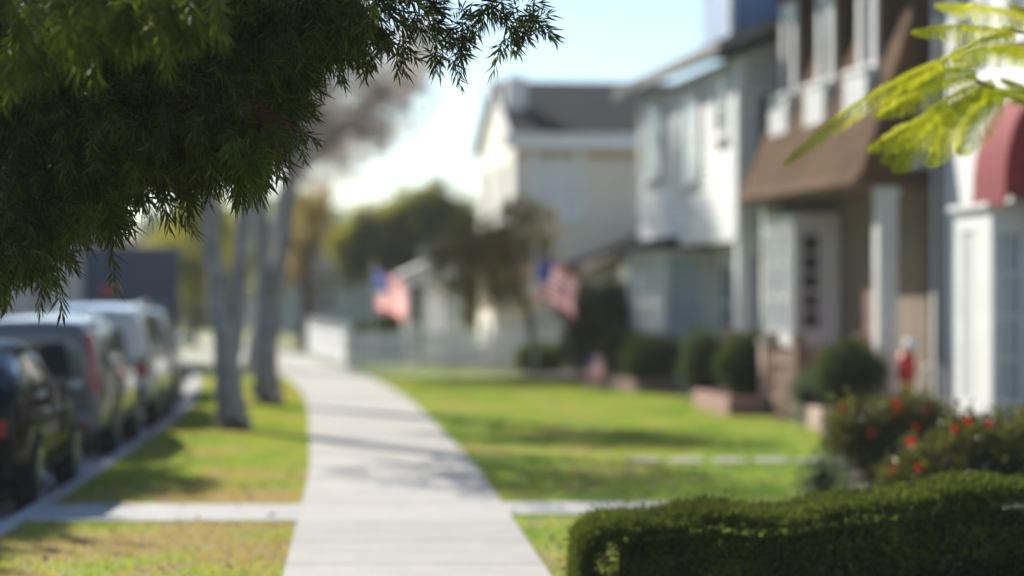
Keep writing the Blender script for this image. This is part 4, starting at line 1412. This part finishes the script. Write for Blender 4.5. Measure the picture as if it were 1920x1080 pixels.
    # wheels
    for yw in wheels:
        for sx_ in (-1, 1):
            x0 = sx_ * (w2 - .11)
            wh = bpy.data.objects.new('wheel', None)
            COL.objects.link(wh)
            wh.parent = car
            wh.location = (x0, yw, wr)
            T = lambda r, a, z: (z, r * math.cos(a), r * math.sin(a))
            hw_ = .105
            MB().lathe([(wr * .66, -hw_), (wr * .93, -hw_), (wr, -hw_ * .7), (wr, hw_ * .7), (wr * .93, hw_), (wr * .66, hw_), (wr * .66, -hw_)], 32, T).build('tyre', M['black'], wh, smooth=True)
            rb = MB()
            rb.lathe([(wr * .70, -.09), (wr * .70, .116), (wr * .60, .118), (wr * .59, -.09), (wr * .70, -.09)] if sx_ > 0 else [(wr * .70, .09), (wr * .70, -.116), (wr * .60, -.118), (wr * .59, .09), (wr * .70, .09)], 32, T)
            fx = sx_ * .095
            for q in range(5):
                g = q * 2 * math.pi / 5
                c_, s2 = math.cos(g), math.sin(g)
                def TT(u, o, z, c_=c_, s2=s2):
                    return (fx + o, u * c_ - z * s2, u * s2 + z * c_)
                rb.boxT(TT, .02, wr * .62, -.015, .015, -.030, .030)
            rb.lathe([(.001, fx - .02), (.06, fx - .02), (.06, fx + .022), (.001, fx + .024)], 16, T)
            rb.build('rim', M['steel'], wh)
    # rear fittings
    yb = -L / 2
    zb = lerp_tab(belt, yb)
    wb = w2 * lerp_tab(half, yb)
    bp = MB()
    bp.prism([(-wb * .95, yb - .05, sill + .10), (wb * .95, yb - .05, sill + .10), (wb * .99, yb + .28, sill + .10), (-wb * .99, yb + .28, sill + .10)], (0, 0, .20))
    bp.build('bumper', paint if not suv else M['trim_grey'], car, bevel=.04)
    MB().box(-.26, .26, yb - .075, yb - .055, sill + .36, sill + .49).build('license_plate', M['plate'], car)
    zr = lerp_tab(roof, yb)
    for sg in (-1, 1):
        tl = MB()
        if lamps == 'tall':
            pts = [(sg * wb * .88, yb - .02, zb - .14), (sg * wb * .985, yb + .03, zb - .14), (sg * wb * .83, yb + .07, zr - .04), (sg * wb * .76, yb + .01, zr - .04)]
            tl.prism(pts, (0, -.05, 0))
        elif lamps == 'mid':
            tl.box(*sorted((sg * wb * .76, sg * wb * .93)), yb - .07, yb + .06, zb - .26, zb - .02)
        else:
            tl.box(*sorted((sg * wb * .52, sg * wb * .92)), yb - .06, yb + .08, zb - .20, zb - .05)
        tl.build('tail_light', M['lamp_red'], car, bevel=.015)
        MB().box(*sorted((sg * wb * .62, sg * wb * .80)), yb - .075, yb - .045, sill + .14, sill + .20).build('reflector', M['lamp_red'], car)
        hl = MB()
        wf = w2 * lerp_tab(half, L / 2 - .12)
        zf = lerp_tab(belt, L / 2 - .12)
        hl.box(*sorted((sg * wf * .60, sg * wf * .95)), L / 2 - .14, L / 2 - .01, zf - .20, zf - .06)
        hl.build('headlight', M['lamp_clear'], car, bevel=.02)
        # mirror
        ym = wind[1] - .42
        wm = w2 * lerp_tab(half, ym)
        mm = MB()
        zm = lerp_tab(belt, ym) + .05
        mm.prism([(sg * (wm * .96), ym, zm), (sg * (wm + .19), ym - .02, zm + .01), (sg * (wm + .20), ym - .01, zm + .13), (sg * (wm + .03), ym, zm + .14)], (0, .10, 0))
        mo = mm.build('mirror', paint, car, bevel=.025)
        MB().prism([(sg * (wm + .02), ym - .023, zm + .025), (sg * (wm + .175), ym - .030, zm + .03), (sg * (wm + .18), ym - .028, zm + .12), (sg * (wm + .04), ym - .023, zm + .12)], (0, .006, 0)).build('mirror_glass', M['steel'], mo)
        for s in win[-2:]:
            wq = w2 * lerp_tab(half, s[0] + .12)
            zq = lerp_tab(belt, s[0]) - .10
            MB().box(*sorted((sg * (wq * .965 - .01), sg * (wq + .025))), s[0] + .05, s[0] + .22, zq, zq + .035).build('door_handle', paint if suv else M['steel'], car, bevel=.008)
        if rails:
            ya, yb_ = -L / 2 + .45, wind[0] - .15
            wt = w2 * .70
            rl = MB()
            zz = lambda y: lerp_tab(roof, y) + .0
            rl.tube([(sg * wt, ya, zz(ya) - .03), (sg * wt, ya + .08, zz(ya) + .045), (sg * wt, (ya + yb_) / 2, zz(0) + .05), (sg * wt, yb_ - .08, zz(yb_) + .045), (sg * wt, yb_, zz(yb_) - .03)], .018, 8)
            rl.build('roof_rail', M['steel'] if paint is not M['paint_navy'] else M['dark_metal'], car, smooth=True)
    if suv:
        MB().box(-.55, .1, yb - .06, yb - .045, zb + .03, zb + .05).build('wiper', M['black'], car)
    MB().tube([(wb * .5, yb + .1, sill + .03), (wb * .5, yb - .06, sill + .03)], .03, 10).build('exhaust', M['steel'], car, smooth=True)
    return car


def car_at(y, gap, W):
    """centre of a car whose kerb side stands gap metres from the kerb"""
    s = (CB(y + 1.5) - CB(y - 1.5)) / 3
    return (CB(y) - .15 - gap - W / 2, y, -.124), -math.atan(s)


sed_roof = [(-2.15, 1.02), (-2.02, 1.14), (-1.8, 1.34), (-1.3, 1.50), (-.6, 1.56), (-.1, 1.53), (.74, 1.07), (1.5, .99), (2.0, .85), (2.15, .70)]
sed_belt = [(-2.15, .92), (-2.0, .98), (-1.0, .98), (.8, .96), (1.5, .91), (2.0, .77), (2.15, .62)]
sed_half = [(-2.15, .86), (-1.8, .96), (0, 1.0), (1.4, .98), (1.9, .90), (2.15, .74)]
p_, a_ = car_at(23.2, .03, 1.78)
make_car('parked_car', 'shiny black car nearest the camera at the left edge of the frame', p_, a_, M['paint_black'], 4.3, 1.78, 1.56, sed_roof, sed_belt, sed_half,
         [(-1.62, -1.10), (-1.02, -.38), (-.30, .40)], (-.1, .74), (-2.02, -1.3), (-1.30, 1.32), .335, False, lamps='wide', rails=False, sill=.22)

suv_roof = [(-2.27, 1.53), (-2.12, 1.64), (-1.5, 1.67), (-.4, 1.69), (.35, 1.66), (1.22, 1.10), (1.8, 1.02), (2.18, .88), (2.27, .74)]
suv_belt = [(-2.27, .93), (-2.0, 1.0), (-1.0, 1.02), (1.2, 1.0), (1.8, .94), (2.18, .80), (2.27, .66)]
suv_half = [(-2.27, .90), (-1.9, .97), (0, 1.0), (1.5, .98), (2.05, .91), (2.27, .76)]
p_, a_ = car_at(30.55, .12, 1.84)
make_car('parked_car', 'dark grey beige car with tall red tail lights parked behind the black car', p_, a_, M['paint_silver'], 4.54, 1.84, 1.69, suv_roof, suv_belt, suv_half,
         [(-1.95, -1.25), (-1.15, -.12), (-.02, .82)], (.35, 1.22), None, (-1.32, 1.34), .36, True, lamps='tall')
s2_roof = [(-2.3, 1.58), (-2.2, 1.72), (-1.5, 1.78), (-.4, 1.80), (.45, 1.76), (1.15, 1.18), (1.9, 1.12), (2.22, .98), (2.3, .84)]
s2_belt = [(-2.3, 1.03), (-2.0, 1.08), (1.1, 1.10), (1.9, 1.04), (2.22, .90), (2.3, .78)]
s2_half = [(-2.3, .93), (-2.0, .98), (0, 1.0), (1.7, .98), (2.1, .93), (2.3, .84)]
p_, a_ = car_at(36.4, .10, 1.82)
make_car('parked_car', 'white boxy car with a roof rack parked third from the camera', p_, a_, M['paint_white'], 4.6, 1.82, 1.80, s2_roof, s2_belt, s2_half,
         [(-2.02, -1.25), (-1.15, -.12), (-.02, .85)], (.45, 1.15), None, (-1.36, 1.38), .38, True, lamps='mid', sill=.34)
p_, a_ = car_at(43.6, .18, 1.84)
make_car('parked_car', 'dark navy car farthest along the kerb with a red tail light', p_, a_, M['paint_navy'], 4.54, 1.84, 1.69, suv_roof, suv_belt, suv_half,
         [(-1.95, -1.25), (-1.15, -.12), (-.02, .82)], (.35, 1.22), None, (-1.32, 1.34), .36, True, lamps='mid')

# tall box truck farther along the kerb
p_, a_ = car_at(59.4, .12, 2.25)
tk = thing('box_truck', 'tall dark blue box truck parked beyond the cars with a red lamp', 'truck', p_, a_, 'cars parked along the kerb')
MB().box(-1.12, 1.12, -3.0, 1.35, .75, 2.98).build('cargo_box', M['truck_blue'], tk, bevel=.04)
dk = MB().box(-1.0, 1.0, -3.03, -3.004, .85, 2.8)
for k in range(7):
    dk.box(-1.0, 1.0, -3.045, -3.03, .90 + k * .27, 1.12 + k * .27)
dk.build('roller_door', M['truck_blue'], tk)
cbm = MB()
cbm.prism([(-.98, 1.4, .55), (-.98, 3.0, .55), (-.98, 3.05, 1.15), (-.98, 2.55, 1.35), (-.98, 2.15, 2.15), (-.98, 1.4, 2.2)], (1.96, 0, 0))
cbo = cbm.build('cab', M['truck_blue'], tk, bevel=.05)
MB().prism([(-.85, 2.60, 1.40), (.85, 2.60, 1.40), (.80, 2.22, 2.08), (-.80, 2.22, 2.08)], (0, .02, .012)).build('windscreen', M['car_glass'], cbo)
for sg in (-1, 1):
    MB().box(*sorted((sg * .975, sg * .99)), 1.6, 2.25, 1.4, 2.0).build('side_window', M['car_glass'], cbo)
    MB().box(*sorted((sg * .72, sg * 1.02)), -3.06, -3.0, .55, .72).build('tail_light', M['lamp_red'], tk)
    for yw in (-1.9, 2.2):
        wh = bpy.data.objects.new('wheel', None)
        COL.objects.link(wh)
        wh.parent = tk
        wh.location = (sg * .9, yw, .40)
        T = lambda r, a, z: (z, r * math.cos(a), r * math.sin(a))
        MB().lathe([(.25, -.12), (.38, -.12), (.40, -.08), (.40, .08), (.38, .12), (.25, .12), (.25, -.12)], 28, T).build('tyre', M['black'], wh, smooth=True)
        MB().lathe([(.001, sg * .06), (.22, sg * .07), (.249, sg * .10), (.249, -sg * .10), (.001, -sg * .09)], 24, T).build('rim', M['steel'], wh)
MB().box(-.70, -.38, -3.075, -3.046, 1.82, 2.1).build('red_lamp', M['lamp_red'], tk, bevel=.02)
MB().box(-1.0, 1.0, -3.0, 2.9, .45, .745).build('chassis', M['dark_metal'], tk)

# ---------------------------------------------------------------- foreground fern pine
def sprigs(bases, dirs, lens, nl, LL, WW, droop=.25):
    """weeping twigs with narrow leaves in spirals; returns leaf arrays and twig line points"""
    m = len(bases)
    D = unit(dirs)
    t = np.linspace(.08, 1.0, nl)
    Pt = bases[:, None, :] + D[:, None, :] * (t[None, :, None] * lens[:, None, None])
    Pt[:, :, 2] -= droop * (t[None, :] ** 2) * lens[:, None]
    tan = D[:, None, :] * np.ones((1, nl, 1)) - np.array([0, 0, 1.0]) * (2 * droop * t)[None, :, None]
    tan = tan / np.linalg.norm(tan, axis=2, keepdims=True)
    ref = rng.normal(size=(m, 1, 3))
    A = np.cross(tan, ref)
    A /= np.linalg.norm(A, axis=2, keepdims=True)
    B = np.cross(tan, A)
    ph = (np.arange(nl) * 2.399)[None, :, None] + rng.random((m, 1, 1)) * 6.28
    out = A * np.cos(ph) + B * np.sin(ph)
    ang = (1.0 - .55 * t)[None, :, None] + rng.normal(size=(m, nl, 1)) * .12
    dl = tan * np.cos(ang) + out * np.sin(ang)
    dl[:, :, 2] -= .12
    P = Pt.reshape(-1, 3)
    n_ = len(P)
    ln = LL * (.65 + .6 * rng.random(n_)) * np.tile(.8 + .35 * np.sin(t * 2.6), m)
    V, F = leaves(P, dl.reshape(-1, 3), ln, WW * (.8 + .4 * rng.random(n_)), .1)
    return V, F, Pt


def twig_mesh(Pt, r):
    m, k, _ = Pt.shape
    sel = Pt[:, ::max(1, k // 4)]
    q = sel.shape[1]
    offs = np.array([[r, 0, 0], [-r * .5, r * .87, 0], [-r * .5, -r * .87, 0]])
    V = (sel[:, :, None, :] + offs[None, None]).reshape(-1, 3)
    F = []
    base = np.arange(m) * q * 3
    for i in range(q - 1):
        for j in range(3):
            j2 = (j + 1) % 3
            F.append(np.stack([base + i * 3 + j, base + i * 3 + j2, base + (i + 1) * 3 + j2, base + (i + 1) * 3 + j], 1))
    return V, np.vstack(F)


fp = thing('fern_pine_tree', 'dark weeping fern pine whose needle leaved branches hang in sharp focus at upper left', 'tree', (-3.25, 13.6, 0))
FO = np.array([-3.25, 13.6, 0])
KF = 1.36
tb = MB()
tb.tube([(0, 0, -.05), (.02, .02, .5), (.05, 0, 1.6), (.2, -.1, 2.8), (.5, -.3, 3.8), (.7, -.5, 5.2)], [.22, .17, .15, .14, .12, .07], 16)
tb.build('trunk', M['bark_brown'], fp, smooth=True)


def wp(u, v, d):
    return Vector(at(u, v, d * KF)) - Vector(FO)


limbs = [([(.2, -.1, 2.7), wp(-120, -40, 9.4), wp(180, -60, 8.9), wp(480, -20, 8.9), wp(640, 10, 8.9)], .06),
         ([(.3, -.2, 3.1), wp(-60, -260, 9.0), wp(350, -220, 8.8), wp(700, -140, 8.8), wp(880, -60, 8.8), wp(900, -10, 8.8)], .05),
         ([(.1, -.05, 2.2), wp(-220, 180, 9.6), wp(60, 200, 9.2), wp(330, 230, 8.9), wp(500, 270, 8.8)], .05),
         ([(.05, 0, 1.9), wp(-260, 330, 9.6), wp(0, 400, 9.2), wp(90, 470, 9.0)], .035),
         ([(.3, -.2, 3.2), wp(-200, -300, 7.8), wp(40, -160, 6.9), wp(330, -60, 6.8)], .05)]
for pts, r0 in limbs:
    b = MB()
    k = len(pts)
    b.tube(pts, [r0 * (1 - .85 * i / (k - 1)) for i in range(k)], 8)
    b.build('limb', M['bark_brown'], fp, smooth=True)

# leaf clusters: bearing, distance, size (pixels of the survey), number of twigs
clus = [(60, 100, 10.2, 220, 120), (290, 90, 10.1, 210, 115), (430, 30, 10.0, 140, 75), (50, 270, 10.2, 150, 60), (230, 200, 10.1, 130, 45), (370, 170, 9.9, 90, 34),
        (40, 60, 9.1, 180, 125), (230, 60, 9.0, 180, 140), (400, 50, 9.0, 150, 130), (530, 10, 8.9, 80, 70),
        (60, 220, 9.1, 160, 120), (240, 200, 9.0, 150, 115), (370, 180, 9.0, 120, 105), (445, 170, 8.8, 60, 45),
        (70, 310, 9.1, 110, 80), (200, 255, 9.0, 80, 38), (340, 235, 8.9, 70, 50), (430, 225, 8.8, 58, 46),
        (20, 400, 9.0, 75, 52), (12, 460, 8.9, 48, 30), (75, 440, 8.9, 34, 14), (105, 385, 9.0, 50, 20), (190, 330, 8.9, 30, 7),
        (395, 270, 8.8, 44, 20), (485, 235, 8.8, 32, 16), (290, 325, 8.9, 26, 10), (490, 90, 8.9, 60, 40),
        (610, -10, 8.9, 55, 40), (580, 50, 8.9, 45, 28), (650, 30, 8.8, 34, 14), (700, -20, 8.8, 50, 20), (540, 90, 8.9, 34, 14)]
tips = [(730, 45, 8.8, 26, 9), (745, 85, 8.8, 18, 6), (790, 10, 8.8, 26, 9), (800, 50, 8.8, 18, 6), (815, 85, 8.8, 16, 5), (850, 60, 8.8, 14, 5), (872, 30, 8.8, 14, 5), (868, 88, 8.8, 12, 5), (840, 105, 8.8, 8, 2), (905, 0, 8.8, 16, 6), (945, 5, 8.8, 16, 7),
        (975, 20, 8.8, 15, 7), (1000, 38, 8.8, 10, 6), (955, 45, 8.8, 12, 4), (945, 75, 8.8, 8, 4), (985, 60, 8.8, 8, 3), (700, 75, 8.8, 20, 7), (560, 250, 8.8, 12, 4), (545, 200, 8.8, 14, 5)]
B_, D_ = [], []
for (u, v, d, r, c) in clus:
    ctr = np.array(at(u, v, d * KF))
    rw = r * d * KF / FPX
    off = ball(c) * np.array([rw, rw * 1.5 + .12, rw])
    B_.append(ctr + off)
    D_.append(unit(off) * .6 + np.array([.3, -.1, -.42]) + rng.normal(size=(c, 3)) * .55)
NT = sum(len(b) for b in B_)
# the rest of the crown, above and left of the picture
for (cx, cy, cz, rr, c) in [(-2.6, 9.8, 3.9, 1.1, 420), (-1.2, 9.3, 3.7, .9, 330), (-3.6, 10.4, 4.6, 1.3, 380), (-4.4, 10.6, 3.2, 1.0, 220), (-2.6, 9.2, 2.6, .6, 200), (-2.2, 10.4, 4.8, 1.2, 260)]:
    off = ball(c) * rr
    B_.append(np.array([cx * KF + (1.0 if cx < -2.5 else 0), cy * KF, 1.9 + (cz - 1.9) * KF]) + off * KF)
    D_.append(unit(off) * .5 + np.array([.15, 0, -.6]) + rng.normal(size=(c, 3)) * .4)
B_, D_ = np.vstack(B_) - FO, np.vstack(D_)
V1, F1, Pt = sprigs(B_, D_, .13 + .14 * rng.random(len(B_)), 28, .098, .0135)
VT, FT = twig_mesh(Pt, .0022)
tb_, td_ = [], []
for (u, v, d, r, c) in tips:
    ctr = np.array(at(u, v, d * KF))
    rw = r * d * KF / FPX
    off = ball(c) * np.array([rw, rw * 1.6, rw])
    tb_.append(ctr + off)
    td_.append(unit(off) * .7 + np.array([.3, -.1, -.4]) + rng.normal(size=(c, 3)) * .55)
V2, F2, Pt2 = sprigs(np.vstack(tb_) - FO, np.vstack(td_), .06 + .065 * rng.random(sum(len(b) for b in tb_)), 16, .078, .0115)
dry = rng.random(len(F1)) < .004
# a few rusty dead twigs inside
tw = np.repeat(np.arange(len(B_)), 28)
dead = np.zeros(len(B_), dtype=bool)
for k in range(len(B_)):
    w_ = B_[k] + FO
    uu, vv = 960 + w_[0] / w_[1] * FPX, 540 - (w_[2] - 1.9) / w_[1] * FPX
    if 380 < uu < 480 and 170 < vv < 250 and rng.random() < .25:
        dead[k] = True
mi = np.where(dead[tw] | dry, 1, 0)
VT2, FT2 = twig_mesh(Pt2, .002)
tw_ = MB()
for pts in ([(880, -30), (905, 0), (940, 5), (975, 20), (1000, 38)], [(700, -20), (740, 40), (790, 55), (815, 85), (840, 105)], [(790, -20), (830, 30), (868, 50), (868, 88)], [(940, 5), (950, 45), (945, 75)], [(660, 20), (700, 60), (745, 85)]):
    tw_.tube([tuple(wp(u, v, 8.8)) for u, v in pts], [.006 - .0009 * i for i in range(len(pts))], 5)
allV = [V1, VT, V2, VT2, np.array(tw_.v)]
allF = [F1.tolist(), FT.tolist(), F2.tolist(), FT2.tolist(), [list(f) for f in tw_.f]]
o_, FL = 0, []
for v_, f_ in zip(allV, allF):
    FL += [[i + o_ for i in q] for q in f_]
    o_ += len(v_)
mi = np.concatenate([mi, np.full(len(FT), 2), np.zeros(len(F2), int), np.full(len(FT2), 2), np.full(len(tw_.f), 2)])
mesh_obj('crown', np.vstack(allV), FL, [M['l_pine'], M['l_dry'], M['twig']], fp, mi)
# sprigs mostly nearer the camera, their sunlight put into a greener leaf colour
B_, D_ = [], []
for (u, v, d, r, c) in [(30, 0, 7.3, 110, 17), (140, 10, 7.2, 100, 18), (260, 0, 7.3, 90, 15), (360, -40, 7.3, 60, 8), (10, 120, 7.4, 55, 6), (455, 260, 8.5, 40, 8), (460, 300, 8.5, 28, 7), (190, 390, 8.7, 40, 9)]:
    ctr = np.array(at(u, v, d * KF))
    rw = r * d * KF / FPX
    off = ball(c) * np.array([rw, rw + .1, rw * .8])
    B_.append(ctr + off)
    D_.append(unit(off) * .4 + np.array([.2, -.2, -.8]) + rng.normal(size=(c, 3)) * .3)
B_, D_ = np.vstack(B_) - FO, np.vstack(D_)
V1, F1, Pt = sprigs(B_, D_, .12 + .07 * rng.random(len(B_)), 26, .105, .0135)
VT, FT = twig_mesh(Pt, .0022)
mesh_obj('young_growth', np.vstack([V1, VT]), F1.tolist() + (FT + len(V1)).tolist(), [M['l_young'], M['twig']], fp, np.concatenate([np.zeros(len(F1), int), np.ones(len(FT), int)]))

# ---------------------------------------------------------------- feathery tree at right
ft = thing('feathery_tree', 'slender tree at the right edge with lime green feathery fronds', 'tree', (3.45, 9.6, 0))
TO = Vector((3.45, 9.6, 0))
tb = MB()
tb.tube([(0, 0, -.05), (.03, 0, .6), (-.05, 0, 1.7), (-.25, -.05, 2.6), (-.5, -.1, 3.4)], [.075, .06, .05, .042, .03], 12)
tb.build('trunk', M['bark_grey'], ft, smooth=True)
D0 = 9.1
fr_ = lambda u, v, d=D0: Vector(at(u, v, d)) - TO
for pts, r0 in (([(-.22, -.05, 2.5), fr_(2250, 330), fr_(1990, 215), fr_(1900, 185), fr_(1810, 140)], .022), ([(-.35, -.08, 3.0), fr_(2250, 60), fr_(1960, 70), fr_(1880, 50)], .02)):
    b = MB()
    b.tube(pts, [r0 * (1 - .7 * i / (len(pts) - 1)) for i in range(len(pts))], 8)
    b.build('limb', M['bark_brown'], ft, smooth=True)
VV, FF, nv = [], [], 0
ST = MB()


def frond(p0, p1, sag, width, npin, nleaf, hang=.45):
    global nv
    p0, p1 = np.array(p0), np.array(p1)
    ax = p1 - p0
    ln = np.linalg.norm(ax)
    pts = []
    for t in np.linspace(0, 1, npin):
        pts.append(p0 + ax * t + np.array([0, 0, sag * 4 * t * (1 - t)]))
    pts = np.array(pts)
    ST.tube([tuple(p) for p in pts[::2]], [.004 * (1 - .6 * i / len(pts[::2])) for i in range(len(pts[::2]))], 5)
    sidev = np.cross(ax / ln, np.array([.25, -.55, .8]))
    sidev /= np.linalg.norm(sidev)
    for i, p in enumerate(pts):
        t = i / (npin - 1)
        wl = width * (math.sin(math.pi * (0.12 + .86 * t)) ** .6) * (1 - .25 * t)
        for sg in (-1, 1):
            d = sidev * sg + ax / ln * .55 + np.array([0, 0, -hang]) + rng.normal(size=3) * .08
            d /= np.linalg.norm(d)
            s = np.linspace(.08, 1, nleaf)
            q = p + d * (s * wl)[:, None] + np.array([0, 0, -.25 * wl]) * (s ** 2)[:, None]
            ld = np.cross(d, np.array([.2, -.9, .3]))
            ld /= np.linalg.norm(ld)
            for s2 in (-1, 1):
                dl = np.tile(ld * s2 + d * .7, (nleaf, 1)) + rng.normal(size=(nleaf, 3)) * .12
                V_, F_ = leaves(q, dl, .0125 * (1 - .3 * s), .0052, .1)
                VV.append(V_)
                FF.append(F_ + nv)
                nv += len(V_)


for (a, b_, sag, w_, k) in [((1875, 165), (1635, 275), .03, .16, 24), ((1850, 160), (1680, 315), .03, .15, 22), ((1860, 150), (1745, 305), .03, .14, 20), ((1830, 140), (1645, 215), .04, .14, 22), ((1870, 170), (1800, 285), .02, .12, 18), ((1830, 130), (1690, 160), .03, .11, 18), ((1865, 160), (1660, 300), .03, .15, 20), ((1840, 155), (1715, 240), .03, .14, 20), ((1880, 170), (1770, 230), .03, .13, 18), ((1800, 125), (1665, 190), .03, .12, 18), ((1900, 60), (1750, 130), .03, .11, 18), ((1760, 115), (1475, 305), .05, .075, 30), ((1900, 60), (1715, 60), .03, .10, 20),
                            ((1960, 40), (1760, 10), .03, .12, 20), ((1940, 90), (1790, 110), .03, .12, 20), ((1960, 180), (1850, 175), .02, .10, 16), ((1990, 130), (1860, 90), .03, .12, 18), ((1990, 215), (1880, 150), .03, .10, 18), ((2050, 100), (1900, 10), .03, .12, 18), ((2150, 60), (2010, -60), .04, .12, 20), ((2200, 150), (2080, 260), .04, .12, 20), ((2300, 0), (2150, -180), .04, .12, 20), ((2400, -100), (2300, -300), .04, .14, 20), ((2330, 150), (2500, 60), .04, .14, 20)]:
    dj = D0 + rng.uniform(-.25, .25)
    frond(fr_(a[0], a[1], dj), fr_(b_[0], b_[1], dj + rng.uniform(-.2, .1)), sag * .72, w_ * .72, int(k * 1.3), 16)
mesh_obj('crown', np.vstack(VV + [np.array(ST.v)]), np.vstack(FF).tolist() + [[i + nv for i in f] for f in ST.f], M['l_frond'], ft)


# ---------------------------------------------------------------- faint haze volume added to lift the far darks, for lens veil
hz_ = MB().box(-110, 90, -12, 200, -1.3, 16).build('haze', None)
tag(hz_, kind='stuff', label='faint pale haze hanging in the air along the street')
hm = bpy.data.materials.new('haze')
hm.use_nodes = True
hm.node_tree.nodes.clear()
ho = hm.node_tree.nodes.new('ShaderNodeOutputMaterial')
hv = hm.node_tree.nodes.new('ShaderNodeVolumePrincipled')
hv.inputs['Color'].default_value = (0.93, 0.95, 0.96, 1)
hv.inputs['Density'].default_value = 0.0004
hv.inputs['Anisotropy'].default_value = 0.3
hm.node_tree.links.new(hv.outputs[0], ho.inputs['Volume'])
hz_.data.materials.clear()
hz_.data.materials.append(hm)
